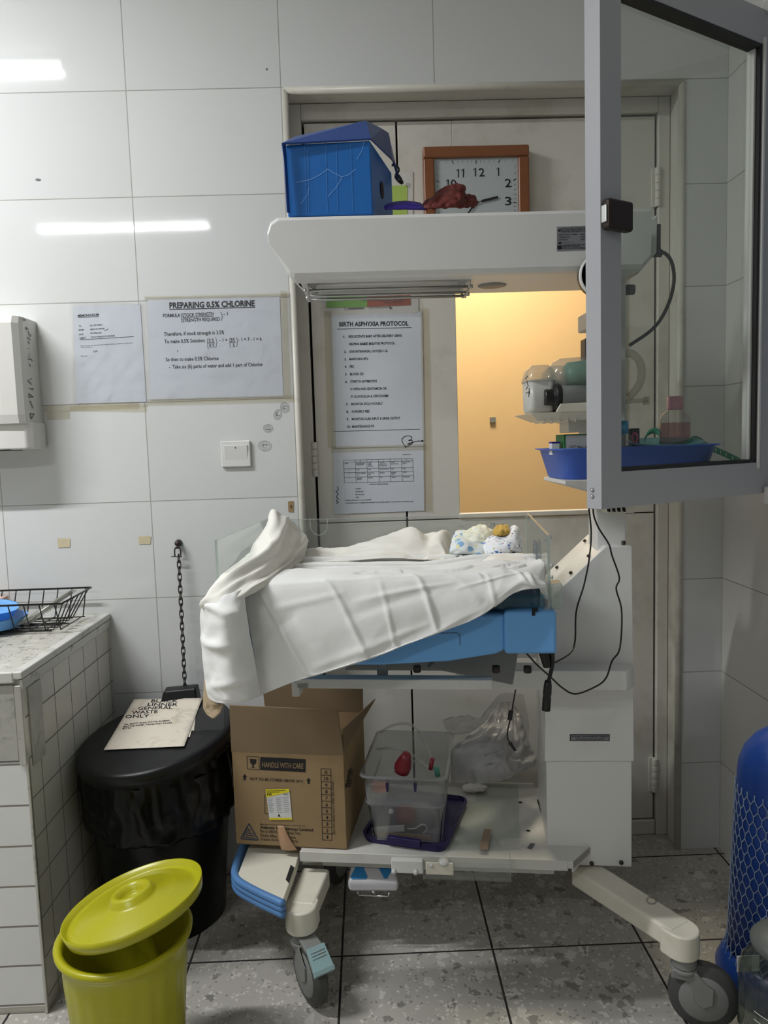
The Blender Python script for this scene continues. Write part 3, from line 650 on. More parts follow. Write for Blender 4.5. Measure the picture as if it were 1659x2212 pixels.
o = paper('colour_chart_notice', 'laminated green and red chart on the door partly hidden by the heater hood', 'poster', [(702, 560), (903, 552), (702, 682), (904, 676)], DY, m_paper2, .001, seed=12)
h = plane_y(DY-.0015); b = MB(); quad(b, h, [(705, 570), (793, 570), (793, 663), (705, 665)], 0); quad(b, h, [(793, 570), (886, 568), (887, 659), (793, 663)], 1)
build('coloured_panel', b, [m_limegreen, m_rust], o)
h = plane_y(DY-.0022); b = MB(); text(b, 'Continue ventilation', h, (821, 650.5), (877, 648), 3, .02); text(b, 'Advanced care', h, (830, 655), (868, 653), 3, .02); text(b, 'Breathing well', h, (784, 650.5), (820, 649.5), 2.4, .01); line(b, h, oval(747, 667, 3, 3), .8, closed=True); line(b, h, [(752, 667), (786, 665.5)], 2); line(b, h, [(796, 665.5), (838, 663.5)], 1); quad(b, h, oval(843, 664.5, 3, 3))
build('printed_text', b, m_greyink, o)
film(o, [(690, 640), (906, 636), (694, 686), (907, 680)], DY-.003, amp=.001)
o = paper('green_notice', 'paper with a lime green panel on the door beside the blue box', 'poster', [(800, 372), (892, 370), (800, 560), (892, 560)], DY-.0002, m_paper2, .001, seed=13)
h = plane_y(DY-.0016); b = MB(); quad(b, h, [(820, 402), (880, 400), (880, 550), (820, 550)]); build('lime_panel', b, m_lime, o)
b = MB(); h = plane_y(DY-.0022); line(b, h, oval(881, 400, 4, 4), .9, closed=True); build('printed_ring', b, m_greyink, o)
# clock
CYk = .055
ck = thing('wall_clock', at(1031, 445, CYk), 'square wall clock with glossy wooden frame on the door above the heater hood', 'clock')
c0 = at(1031, 437, CYk); hw, hh, fwk = .162, .168, .034
b = MB()
for (x0_, x1_, z0_, z1_) in [(-hw, hw, hh-fwk, hh), (-hw, hw, -hh, -hh+fwk), (-hw, -hw+fwk, -hh+fwk, hh-fwk), (hw-fwk, hw, -hh+fwk, hh-fwk)]:
    b.box(c0.x+x0_, c0.x+x1_, CYk, FY+.01, c0.z+z0_, c0.z+z1_)
build('clock_frame', b, m_wood, ck, bevel=.006, segs=4)
build('dial', MB().box(c0.x-hw+fwk-.002, c0.x+hw-fwk+.002, CYk+.012, FY+.009, c0.z-hh+fwk-.002, c0.z+hh-fwk+.002), m_face, ck)
YD = CYk+.011
b = MB()
for s_, x, y, w, cp in [('2', 1041, 381, 12, 18), ('2', 1098, 404, 14, 18), ('3', 1098, 443, 14, 18), ('0', 980, 405.2, 12, 18), ('4', 1098, 484, 15, 18), ('5', 1075, 511, 14, 18), ('6', 1035, 511, 14, 18), ('7', 996, 512, 14, 18), ('8', 968, 487, 14, 18), ('9', 968, 446, 14, 18)]:
    text(b, s_, plane_y(YD), (x-w/2, y+.3), (x+w/2, y-.3), cp, .006)
for x_, y_ in ((1027, 381.2), (1077, 380), (990, 383.3), (1001, 383), (968, 405.6)): bar_one(b, plane_y(YD), x_, y_, 18, 2.3)
for k in range(60):
    a = 2*math.pi*k/60; ux, uz = math.sin(a), math.cos(a); m_ = max(abs(ux)/(hw-fwk-.006), abs(uz)/(hh-fwk-.006)); L1 = 1/m_; L0 = L1-(.010 if k % 5 == 0 else .008)
    wv = .0022 if k % 5 == 0 else .0008; n1 = V((uz, 0, -ux))*wv/2
    if k % 5 == 0 or True: P0 = V((c0.x+ux*L0, YD, c0.z+uz*L0)); P1 = V((c0.x+ux*L1, YD, c0.z+uz*L1)); b.add([P0-n1, P1-n1, P1+n1, P0+n1], [(0, 1, 2, 3)])
build('numerals', b, m_ink, ck)
b = MB(); q0 = at(1028, 437.5, YD-.004); q1 = at(1076, 425.5, YD-.004); d_ = (q1-q0).normalized(); n_v = V((-d_.z, 0, d_.x)); a_ = q0+d_*.018
b.hexa([q0-n_v*.001, a_-n_v*.001, a_+n_v*.001, q0+n_v*.001]+[x+V((0, .001, 0)) for x in (q0-n_v*.001, a_-n_v*.001, a_+n_v*.001, q0+n_v*.001)])
e_ = [a_-n_v*.0035, q1-n_v*.0035, q1+n_v*.0035, a_+n_v*.0035]; b.hexa(e_+[x+V((0, .001, 0)) for x in e_])
q2 = q0+V((-.035, 0, -.045)); e_ = [q0-V((.003, 0, 0)), q0+V((.003, 0, 0)), q2+V((.003, 0, 0)), q2-V((.003, 0, 0))]; b.hexa(e_+[x+V((0, .001, 0)) for x in e_])
b.cyl(q0+V((.003, -.002, .001)), q0+V((.003, .006, .001)), .0045, n=14)
build('clock_hand', b, m_ink, ck)
build('clock_glass', MB().box(c0.x-hw+fwk, c0.x+hw-fwk, CYk+.004, CYk+.005, c0.z-hh+fwk, c0.z+hh-fwk), m_dglass, ck)
# chain and its hook
A_ = at(383, 1180, -.02); Bc = at(400, 1492, -.045)
ch = thing('hanging_chain', (Bc.x, Bc.y, Bc.z), 'black link chain hanging from a bolt on the tiled wall above the black bin', 'chain')
b = MB(); b.lathe([(0, -.022), (.006, -.021), (.0095, -.014), (.0095, -.006), (.011, -.0005), (0, 0)], (A_.x, -.001, A_.z+.008), (0, 1, 0), n=16); b.cyl((A_.x, -.018, A_.z+.004), (A_.x, -.018, A_.z-.008), .004)
build('wall_bolt', b, m_dsteel, ch)
b = MB(); sz = A_.z-.004
pts = [V((A_.x-.009, -.02, sz-.026)), V((A_.x-.009, -.02, sz-.01)), V((A_.x-.005, -.02, sz)), V((A_.x+.005, -.02, sz)), V((A_.x+.009, -.02, sz-.01)), V((A_.x+.009, -.02, sz-.026))]
b.tube(smooth_path(pts, 24), .0022); b.cyl((A_.x-.02, -.02, sz-.027), (A_.x+.012, -.02, sz-.029), .0016)
build('shackle', b, m_dsteel, ch)
nl = 22; top = V((A_.x+.003, -.022, sz-.024)); end = Bc; step = (end-top)/nl; d_ = step.normalized(); LL = step.length
for k in range(nl):
    c_ = top+step*(k+.5); side = V((1, .1, 0)) if k % 2 else V((.15, 1, 0)); side = (side-d_*side.dot(d_)).normalized(); hl_, hw_ = LL*.5+.0035, .0048
    pts = [c_+d_*(a*hl_)+side*(s_*hw_) for a, s_ in ((-.55, 1), (.55, 1), (1, .45), (1, -.45), (.55, -1), (-.55, -1), (-1, -.45), (-1, .45))]
    build('chain_link', MB().tube(smooth_path(pts, 20, True), .0017, 6, closed=True), m_dsteel, ch)
# ================================================================== RADIANT WARMER
def frame(ox, oy, deg):
    c, s_ = math.cos(R(deg)), math.sin(R(deg))
    return lambda a, b_, z: V((ox+a*c+b_*s_, oy-a*s_+b_*c, z))
dev = frame(.003, -.425, 8)
E2 = V((math.sin(R(8)), math.cos(R(8)), 0))
wm = thing('infant_warmer', (.4, -.35, 0), 'large white infant warmer on castors with blue bed tray and overhead heater hood', 'infant warmer')
# base
b = MB(); b.box(0, .66, .03, .085, .232, .268, fr=dev).box(0, .86, .31, .37, .232, .268, fr=dev).box(0, .06, .03, .37, .232, .268, fr=dev)
build('base_frame', b, m_offw, wm, bevel=.004)
def leg(p0, p1, wdt=.075, h=.05, z=.178):
    p0 = V((*p0, 0)); p1 = V((*p1, 0)); d = (p1-p0).normalized(); n_ = V((-d.y, d.x, 0))*wdt/2
    b = MB(); b.prism([p0-n_+V((0, 0, z)), p1-n_*.92+V((0, 0, z)), p1+n_*.92+V((0, 0, z)), p0+n_+V((0, 0, z))], (0, 0, h))
    L = build('leg', b, m_cream, wm, bevel=.008, segs=3)
    r_ = wdt/2; pts = []
    for k in range(13):
        a = -math.pi/2+math.pi*k/12; pts.append(p1+d*math.cos(a)*r_*1.05+n_.normalized()*math.sin(a)*r_*1.05)
    pts = [p1-d*.03-n_*1.05]+pts+[p1-d*.03+n_*1.05]
    b = MB().prism([q+V((0, 0, z-.014)) for q in pts], (0, 0, h+.012)); build('end_cap', b, m_cream, L, bevel=.006, segs=3)
    return p1, d
legs = [((.045, -.40), (.018, -.553)), ((.745, -.43), (.898, -.70)), ((.06, -.08), (.10, -.02+.0)), ((.86, -.12), (.98, -.02))]
tips = [leg(a, c_) for a, c_ in legs[:2]]
tips.append(leg((.085, -.22), (.075, -.13))); tips.append(leg((.82, -.20), (.86, -.12)))
def caster(top, face, rr=.075, brake=False, off=.035):
    """top: swivel point; face: direction of travel (trail)"""
    top = V(top); f = V(face).normalized(); ax = V((-f.y, f.x, 0)); c_ = top+f*off; c_.z = rr
    cs = build('castor_wheel', MB().lathe([(.02, -.0175), (.062, -.0175), (.066, -.014), (.074, -.012), (.075, -.006), (.075, .006), (.074, .012), (.066, .014), (.062, .0175), (.02, .0175)], c_, ax, n=40), m_tyre, wm)
    b = MB(); b.lathe([(.0, -.0195), (.050, -.0195), (.053, -.0175), (.053, .0175), (.050, .0195), (0, .0195)], c_, ax, n=36)
    build('wheel_hub', b, m_greyp, cs)
    b = MB()
    b.cyl(top+V((0, 0, -.004)), top+V((0, 0, -.028)), .026, .028, n=24); b.cyl(top+V((0, 0, -.028)), top+V((0, 0, -.038)), .031, n=24)
    for s_ in (-1, 1):
        pol = []
        o = ax*s_*.021; A = top+V((0, 0, -.03)); B = c_
        pf = [A-f*.028, A+f*.026, A+f*.046+V((0, 0, -.025)), B+f*.022+V((0, 0, .03)), B+f*.02+V((0, 0, -.008)), B+V((0, 0, -.02)), B-f*.018+V((0, 0, -.006)), B-f*.03+V((0, 0, .04)), A-f*.03+V((0, 0, -.02))]
        b.prism([q+o-ax*.0035 for q in pf], ax*.007)
    b.prism([top-f*.028+ax*k*.022+V((0, 0, -.032)) for k in (-1, 1)]+[top+f*.045+ax*k*.022+V((0, 0, -.055)) for k in (1, -1)], (0, 0, -.012))
    build('castor_fork', b, m_greyp, wm, bevel=.0035)
    if brake:
        b = MB(); w_ = ax*.023; u_ = V((0, 0, 1))
        A1, A2 = top+f*.006-u_*.004, top+f*.064-u_*.014; A3 = top+f*.106-u_*.046
        b.prism([A1-w_*.9, A2-w_, A2+w_, A1+w_*.9], -u_*.012)
        build('brake_cover', b, m_greyp, wm, bevel=.004)
        b = MB(); g_ = (A3-A2).normalized(); nrm = (f*.66+u_*.75).normalized()
        b.prism([A2-w_, A2+w_, A3+w_*1.12, A3-w_*1.12], nrm*.010)
        b.prism([A3-w_*1.12, A3+w_*1.12, A3+w_*1.12+g_*.010-nrm*.004, A3-w_*1.12+g_*.010-nrm*.004], nrm*.014)
        for k in range(3): c2 = A2+g_*(.012+k*.007)+nrm*.010; b.cyl(c2-w_*.8, c2+w_*.8, .0022, n=8)
        build('brake_pedal', b, m_teal, wm, bevel=.004)
caster((.020, -.556, .168), (.5, -.866, 0), brake=True)
caster((.902, -.706, .168), (.9, -.30, 0), off=.04)
caster((.072, -.125, .168), (.2, .5, 0)); caster((.86, -.12, .168), (-.3, .5, 0))
# round stamp on the right leg
b = MB(); h = lambda x, y: atz(x, y, .2292)
for rr_ in (1, .75): line(b, h, oval(1407, 1945, 12*rr_, 8*rr_, .2, 16), .8, closed=True)
build('stamp_mark', b, m_greyink, wm)
# shelf
b = MB(); b.box(.003, .70, 0, .40, .270, .287, fr=dev)
b.box(0.003, .69, -.002, .004, .262, .290, fr=dev)
b.box(.0, .64, .396, .402, .262, .30, fr=dev)
shf = build('shelf', b, m_offw, wm, bevel=.002)
pe = [V((q.x, q.y, .268)) for q in [atz(x, y, .287) for x, y in [(1170, 1858), (1238, 1861), (1274, 1831), (1264, 1806), (1170, 1798)]]]
b = MB(); b.prism(pe, (0, 0, .0195)); w_ = (pe[2]-pe[1]).normalized(); b.hexa([pe[1]+V((0, 0, -.010)), pe[2]+V((0, 0, .006)), pe[2]+V((-.003, .002, .006)), pe[1]+V((-.003, .002, -.010)), pe[1]+V((0, 0, .018)), pe[2]+V((0, 0, .0235)), pe[2]+V((-.003, .002, .0235)), pe[1]+V((-.003, .002, .018))])
build('bent_shelf_corner', b, m_offw, wm)
b = MB(); hz = lambda x, y: atz(x, y, .2885)
for q in [(1124, 1733), (1141, 1794)]: quad(b, hz, oval(q[0], q[1], 4.5, 1.7, .1))
build_split('mounting_hole', b, m_gap, wm)
b = MB(); quad(b, hz, [(1146, 1821), (1156, 1822), (1148, 1834), (1138, 1832)]); build('adhesive_patch', b, m_greyink, wm)
line_b = MB(); line(line_b, lambda x, y: atz(x, y, .2888), [(1161, 1727), (1168, 1750), (1180, 1790), (1184, 1800)], 2.6); build('shelf_slit', line_b, m_gap, wm)
# bumper platform
b = MB(); pl = [atz(x, y, .262) for x, y in [(545, 1805), (514, 1886), (522, 1900), (612, 1945), (640, 1868), (650, 1830)]]
b.prism([V((q.x, q.y, .236)) for q in pl], (0, 0, .026)); build('front_platform', b, m_cream, wm, bevel=.004)
for dz in (0, .014, .028):
    pts = smooth_path([atz(x, y, .255) for x, y in [(538, 1800), (518, 1845), (508, 1876), (508, 1893), (520, 1908), (560, 1930), (612, 1954)]], 40)
    b = MB().tube([q+V((-.0, 0, -dz+.002)) for q in pts], .0095, 10); build('bumper_strip', b, m_bumper, wm)
b = MB(); quad(b, lambda x, y: atz(x, y, .2628), [(628, 1868), (636, 1874), (624, 1908), (617, 1900)]); build('slot', b, m_gap, wm)
# foot pedal
pd = dev(.20, -.075, .2)
b = MB(); P_ = [atz(757, 1863, .235), atz(853, 1862, .235), atz(862, 1905, .207), atz(750, 1905, .207)]
b.prism([q+V((0, 0, -.030)) for q in P_[::-1]], (0, 0, .030))
pdl = build('foot_pedal', b, m_pedal, wm, bevel=.010, segs=4)
pn = (P_[1]-P_[0]).cross(P_[2]-P_[0]); pn = pn.normalized(); pn = pn if pn.z > 0 else -pn
hp_ = plane_pn(P_[0]+pn*.0008, pn)
b = MB(); quad(b, hp_, [(772, 1865), (782, 1865), (794, 1894), (790, 1899), (760, 1899), (757, 1894)]); quad(b, hp_, [(816, 1864), (852, 1864), (852, 1869), (836, 1898), (830, 1898), (815, 1869)])
build_split('arrow_button', b, m_arrow, pdl)
b = MB(); q0, q1 = P_[3]+V((.03, -.004, -.036)), P_[2]+V((-.03, -.004, -.036)); b.tube([q0+V((-.004, 0, .010)), q0, q1, q1+V((.004, 0, .010))], .0018); q = (q0+q1)/2+V((0, -.003, .012)); b.cyl(q+V((0, -.004, 0)), q+V((0, .01, 0)), .004)
build('wire_guard', b, m_chrome, pdl)
b = MB(); b.box(.17, .21, .06, .10, .2, .236, fr=dev); build('pedal_bracket', b, m_offw, wm)
# column
hc = plane_pn(dev(.65, .066, 0), E2)
b = MB(); b.box(.646, .861, .074, .33, .234, .60, fr=dev); build('lower_column', b, m_white, wm, bevel=.003)
b = MB(); pol = [hc(1177, 1645), hc(1370, 1645), hc(1366, 1180), hc(1308, 1180), hc(1190, 1291), hc(1177, 1310)]
b.prism(pol, E2*.26); build('upper_column', b, m_white, wm, bevel=.003)
b = MB(); sl = [hc(1304, 1181), hc(1198, 1281)]
for k, (t, w_) in enumerate([(.25, .03), (.62, .03), (.12, .2), (.75, .2)]):
    q = sl[0].lerp(sl[1], t)+E2*w_; nn = V((-.72, 0.08, .72)).normalized(); b.cyl(q, q+nn*.006, .0045, n=12)
for x_, y_ in [(1352, 1176)]: q = hc(x_, y_)+E2*.03; b.cyl(q-V((0, 0, .01)), q+V((0, 0, .005)), .005, n=12)
for x_, y_ in [(1279, 1868), (1343, 1866)]: q = hc(x_, y_)+E2*.008; b.cyl(q-E2*.004, q+E2*.005, .0055, n=12)
build_split('screw', b, m_dsteel, wm)
b = MB(); q = [hc(1295, 1200), hc(1358, 1200)]; zt_ = 1.76
w0 = hc(1293, 1150); w1 = hc(1358, 1150)
a0 = w0+E2*.03; a1 = w1+E2*.03
b.hexa([V((a0.x, a0.y, 1.0)), V((a1.x, a1.y, 1.0)), V((a1.x, a1.y, 1.0))+E2*.13, V((a0.x, a0.y, 1.0))+E2*.13, V((a0.x, a0.y, zt_)), V((a1.x, a1.y, zt_)), V((a1.x, a1.y, zt_))+E2*.13, V((a0.x, a0.y, zt_))+E2*.13])
build('post', b, m_white, wm, bevel=.004)
# duty label on column
b = MB(); hcl = plane_pn(dev(.65, .0655, 0), E2)
quad(b, hcl, [(1231, 1586), (1317, 1586), (1317, 1601), (1231, 1601)], 0)
h2 = plane_pn(dev(.65, .0650, 0), E2); quad(b, h2, [(1233, 1588), (1315, 1588), (1315, 1599.5), (1233, 1599.5)], 1)
h3 = plane_pn(dev(.65, .0645, 0), E2); text(b, 'The Tilt table is only for INTERMITTENT OPERATION', h3, (1234, 1592.6), (1313, 1592.6), 3.2, .02, 0); text(b, 'with 10 seconds ON and 60 seconds OFF', h3, (1243, 1598), (1305, 1598), 3.2, .02, 0)
build('duty_label', b, [m_ink, m_labelg], wm)
# support arm, rails under the bed
ha = plane_pn(dev(.83, 0.0, 0), E2)
z0_, z1_ = .728, .778
b = MB(); lx = .42
pts = [dev(lx, .0, z0_), dev(.832, .0, z0_), dev(.858, .035, z0_), dev(.858, .068, z0_), dev(lx, .068, z0_)]; b.prism(pts, (0, 0, z1_-z0_))
b.box(lx, .64, .27, .33, z0_, z1_, fr=dev)
build('support_arm', b, m_white, wm, bevel=.003)
b = MB(); rl = frame(.035, -.60, 8); b.box(0, .45, 0, .035, .785, .808, fr=rl).box(-.012, .006, .0, .04, .765, .80, fr=rl); b.box(0, .45, .28, .31, .785, .808, fr=rl); b.box(.0, .03, 0, .31, .785, .80, fr=rl)
build('accessory_rail', b, m_offw, wm, bevel=.002)
b = MB(); b.box(.185, .21, .03, .045, .80, .87, fr=rl); b.box(.1, .42, .09, .25, .80, .83, fr=rl); b.hexa([rl(.30, .08, .81), rl(.50, .08, .77), rl(.50, .26, .77), rl(.30, .26, .81), rl(.36, .08, .875), rl(.52, .08, .89), rl(.52, .26, .89), rl(.36, .26, .875)])
build('tilt_bracket', b, m_greyp, wm, bevel=.003)
b = MB()
for a_ in (.28, .46, .53): q = rl(a_, .02, .79); b.cyl(q+V((0, 0, .03)), q+V((0, 0, .045)), .009, n=6)
build_split('bolt', b, m_dsteel, wm)
# bed tray
bed = frame(-.118, -.66, 7)
BE2 = V((math.sin(R(7)), math.cos(R(7)), 0))
BLEN, BWID = .715, .48
b = MB()
pol = [(0, .975), (0, .895), (.03, .885), (.25, .866), (.36, .866), (.50, .874), (.60, .890), (.622, .90), (.622, .978)]
b.prism([bed(a_, -.008, z_) for a_, z_ in pol], BE2*(BWID+.016)); tray = build('bed_tray', b, m_bed, wm, bevel=.008, segs=3)
b = MB(); b.box(.618, .727, -.018, .11, .893, .985, fr=bed); b.box(.618, .727, .37, BWID+.018, .893, .985, fr=bed); b.box(.60, .725, .10, .38, .90, .97, fr=bed)
build_split('corner_block', b, m_bed, tray, bevel=.008, segs=3)
b = MB(); hb = plane_pn(bed(0, -.0195, 0), BE2); quad(b, hb, [(1149, 1313), (1162, 1313), (1162, 1321), (1156, 1321), (1156, 1330), (1149, 1330)]); build('notch', b, m_gap, tray)
b = MB(); hb2 = plane_pn(bed(0, -.0088, 0), BE2); line(b, hb2, [(930, 1368), (988, 1367), (993, 1371), (994, 1394)], 1.3); build('panel_seam', b, m_navy, tray)
b = MB(); b.box(.006, .70, .012, BWID-.012, .968, 1.038, fr=bed); build('mattress', b, mat('dark_blue_mattress_cover', (.03, .06, .11), .22, coat=.5), wm, bevel=.02, segs=4)
b = MB(); b.box(.60, .708, .004, BWID-.004, .975, 1.020, fr=bed); build('mattress_cover_edge', b, clear('clear_vinyl', (.75, .9, .95), 1.2, .1, .2, (.15, .4, .5)), wm, bevel=.015, segs=3)
def apanel(a0, a1, b0, b1, z0, z1, nm='acrylic_panel'):
    o = build(nm, MB().box(a0, a1, b0, b1, z0, z1, fr=bed), m_acryl, wm)
    e = .0022; q = MB(); q.box(a0, a1, b0, b1, z1-.0005, z1+.0008, fr=bed)
    if a1-a0 < b1-b0: q.box(a0, a1, b0-.0008, b0+.0005, z0, z1, fr=bed).box(a0, a1, b1-.0005, b1+.0008, z0, z1, fr=bed)
    else: q.box(a0-.0008, a0+.0005, b0, b1, z0, z1, fr=bed).box(a1-.0005, a1+.0008, b0, b1, z0, z1, fr=bed)
    build('panel_edge', q, m_acryle, o); return o
pL = apanel(-.006, .0, .0, BWID, .95, 1.145); pR = apanel(BLEN-.004, BLEN+.002, .0, BWID, .95, 1.143); pB = apanel(.0, BLEN-.006, BWID, BWID+.005, .95, 1.138)
b = MB(); hq = plane_pn(bed(0, BWID-.001, 0), BE2); text(b, '30cm', hq, (1058, 1137), (1087, 1135.5), 7, .0); line(b, hq, oval(1060, 1133, 9, 6, .2, 12), .8, closed=True); text(b, 'TILT', hq, (993, 1140), (1003, 1139.5), 3.5)
build('scribble', b, m_pencil, pB)
b = MB(); hr = plane_pn(bed(BLEN-.006, 0, 0), V((math.cos(R(7)), -math.sin(R(7)), 0)))
c_ = bed(BLEN-.007, .20, 1.075); b.lathe([(0, 0), (.034, 0), (.036, .003), (0, .003)], c_, V((-1, .12, 0)), n=30); build('panel_disc', b, clear('smoky_plastic', (.7, .75, .8), 1.0, .1, .3, (.3, .34, .4)), pR)  # translucent grey disc on the right end panel
b = MB()
for (bb, z_) in ((.03, 1.135), (.03, 1.0), (.45, 1.135)): c_ = bed(BLEN+.003, bb, z_); b.cyl(c_, c_+V((.006, 0, 0)), .004, n=10)
for z_ in (1.075, 1.05): c_ = bed(BLEN+.003, .02, z_); b.cyl(c_, c_+V((.007, 0, 0)), .004, n=10)
build_split('panel_stud', b, m_whitep, pR)
b = MB(); b.box(BLEN+.002, BLEN+.028, -.0, .05, .985, 1.04, fr=bed); b.box(-.03, -.008, .0, .04, .985, 1.035, fr=bed); build_split('panel_holder', b, m_acryle, wm, bevel=.006, segs=3)
b = MB(); hq2 = plane_pn(bed(0, BWID-.01, 0), BE2); b.tube(smooth_path([hq2(x, y) for x, y in [(669, 1118), (671, 1138), (677, 1150), (688, 1156), (700, 1152), (706, 1142), (707, 1120)]], 24), .0013); build('tube_hook', b, m_tube, wm)
# hood
hd = frame(.0, 0.0, 0)
YN, YR = -.572, -.330
def hz_(x, y): q = at(x, y, YN); return (q.x, q.z)
hp0 = [(.031, 1.856), (.012, 1.838), (.011, 1.815), (.052, 1.727), (.060, 1.722)]
prof = [(.034, 1.862), (.018, 1.850), (.010, 1.830), (.012, 1.812), (.054, 1.726), (.064, 1.7195)]
b = MB()
secs = []
for (Y_, dx, dz, sx) in [(YN, .006, -.004, 0), (YN-.004, 0, 0, 0), (YN+.02, .0, .002, 0), (YR-.02, .006, .002, 0), (YR, .012, -.002, 0)]:
    L_p = [V((x+dx+(.034 if (Y_ > -.4 and z < 1.73) else 0)*0, Y_, z+dz)) for x, z in prof]
    secs.append(L_p)
n_ = len(prof)
XH = .872
def sec(Y, top, bot, dx):
    # cross outline in X-Z plane at given Y
    return [V((.034+dx, Y, top)), V((.018+dx, Y, top-.010)), V((.010+dx, Y, top-.032)), V((.012+dx, Y, top-.05)), V((.056+dx, Y, bot+.006)), V((.066+dx, Y, bot)), V((XH-.02, Y, bot)), V((XH, Y, bot+.02)), V((XH+.004, Y, top-.01)), V((XH, Y, top))]
ss = [sec(YN+.006, 1.852, 1.727, .006), sec(YN, 1.846, 1.731, .002), sec(YN+.004, 1.8535, 1.7215, .0), sec(YN+.02, 1.856, 1.7195, .0), sec(YR-.02, 1.856, 1.7195, .022), sec(YR, 1.85, 1.725, .028)]
ss = ss[1:]
m_ = len(ss[0])
for i in range(len(ss)-1):
    for k in range(m_):
        k2 = (k+1) % m_
        if i == 2 and k == 5: continue
        b.add([ss[i][k], ss[i][k2], ss[i+1][k2], ss[i+1][k]], [(0, 1, 2, 3)])
b.add(ss[0], [tuple(range(m_))]); b.add(ss[-1], [tuple(reversed(range(m_)))])
# underside with the heater recess
u0, u1, v0, v1 = atz(668, 620, 1.7195).x, atz(1012, 605, 1.7195).x, YN+.02+.035, YR-.02-.012
zb_ = 1.7195
def slab(xa, xb, ya, yb): b.add([(xa, ya, zb_), (xb, ya, zb_), (xb, yb, zb_), (xa, yb, zb_)], [(0, 1, 2, 3)])
A5, A6, B5, B6 = ss[2][5], ss[2][6], ss[3][5], ss[3][6]
slab(A5.x, A6.x, A5.y, v0); slab(u1, A6.x, v0, v1); slab(B5.x, B6.x, v1, B5.y); slab(A5.x+.01, u0, v0, v1)
hood = build('heater_hood', b, m_white, wm, bevel=.0)
for p_ in hood.data.polygons: p_.use_smooth = False
b = MB(); zt2 = 1.765
b.add([(u0, v0, zb_), (u1, v0, zb_), (u1, v1, zb_), (u0, v1, zb_), (u0+.02, v0+.03, zt2), (u1-.02, v0+.03, zt2), (u1-.02, v1-.03, zt2), (u0+.02, v1-.03, zt2)], [(0, 1, 5, 4), (1, 2, 6, 5), (2, 3, 7, 6), (3, 0, 4, 7), (4, 5, 6, 7)])
build('heater_reflector', b, m_steel, hood)
b = MB(); ym = (v0+v1)/2
b.cyl((u0+.015, ym, 1.735), (u1-.015, ym, 1.735), .007, n=14); build('heater_tube', b, mat('frosted_tube', (.75, .74, .70), .25), hood)
b = MB()
for y_, z_ in ((v0+.02, 1.707), (ym-.02, 1.701), (ym+.022, 1.701), (v1-.02, 1.707)): b.cyl((u0-.002, y_, z_), (u1+.002, y_, z_), .0032, n=8)
for xx in (u0-.002, u1+.002):
    b.tube(smooth_path([(xx, v0+.005, 1.721), (xx, v0+.02, 1.705), (xx, ym, 1.699), (xx, v1-.02, 1.705), (xx, v1-.004, 1.721)], 20), .0032)
b.tube([(u0, v0+.01, 1.718), (u0+.03, v1-.02, 1.704)], .0025); b.tube([(u0, v1-.01, 1.718), (u0+.03, v0+.02, 1.704)], .0025)
for xx in (u0-.007, u1+.007):
    for y_, z_ in ((v0+.02, 1.707), (ym, 1.701), (v1-.02, 1.707)): b.lathe([(0, -.005), (.005, -.004), (.005, .004), (0, .005)], (xx, y_, z_), (1, 0, 0), n=10)
build('heater_guard', b, m_steel, hood)
c_ = atz(1063, 617, 1.719); b = MB().lathe([(0, -.001), (.034, -.001), (.035, 0), (.035, .003)], c_, n=36); build('lamp_cover', b, m_greyp, hood)
# hood rating label
hh_ = plane_y(YN-.0006); b = MB(); quad(b, hh_, [(1203, 490), (1290, 487), (1290, 539), (1203, 543)], 0)
hh_ = plane_y(YN-.0012)
for k, (s_, x0_, x1_, y_) in enumerate([('MANUFACTURED BY MEDICAL DEVICES CO LTD', 1213, 1286, 495), ('2/F, INDUSTRIAL PARK ROAD NO 8', 1213, 1286, 498.6), ('ESTATE, DISTRICT 4, SECTOR 2', 1213, 1286, 502.2), ('NAME RADIANT WARMER', 1206, 1248, 508.5), ('MODEL', 1254, 1276, 507.5), ('CODE BW-200', 1206, 1231, 514), ('YEAR', 1254, 1270, 513), ('POWER 800W', 1206, 1226, 519.5), ('SER No', 1254, 1270, 518.5), ('---------', 1216, 1240, 525), ('REPRESENTED BY', 1217, 1265, 531), ('IMPORT SERVICE', 1217, 1254, 534.5), ('FAX AND PHONE NUMBERS', 1217, 1265, 538)]): text(b, s_, hh_, (x0_, y_), (x1_, y_-(x1_-x0_)*.03), 2.6, .02, 1)
quad(b, hh_, [(1204, 530.5), (1214.5, 530), (1214.5, 538), (1204, 538.5)], 1); quad(b, hh_, [(1205, 497), (1211, 494), (1211, 499.5), (1205, 499.8)], 1); quad(b, hh_, [(1206, 523), (1213, 522.7), (1213, 527), (1206, 527.3)], 1)
build('rating_label', b, [m_labelg, m_ink], hood)
# rear bracket of the hood, cable (seen through the glass)
b = MB(); hr_ = plane_y(-.44); q = [hr_(x, y) for x, y in [(1380, 478), (1402, 478), (1421, 462), (1419, 545), (1378, 592)]]; b.prism(q, (0, .09, 0)); build('hood_bracket', b, m_white, hood, bevel=.003)
b = MB(); b.tube(smooth_path([at(x, y, -.40) for x, y in [(1412, 546), (1424, 543), (1440, 550), (1452, 570), (1456, 605), (1448, 645), (1430, 685), (1405, 715), (1360, 746)]], 50), .0045, 10)
q = at(1418, 547, -.40); b.cyl(q-V((.012, 0, 0)), q+V((.012, 0, 0)), .010, n=14); q = at(1422, 512, -.40); b.cyl(q-V((0, 0, .03)), q+V((0, 0, .03)), .006, n=10)
build('power_cable', b, m_cable, wm)
b = MB(); q = at(1362, 626, -.42); b.cyl(q-V((.01, 0, 0)), q+V((.008, 0, 0)), .013, n=16); build('post_knob', b, m_greyp, wm)
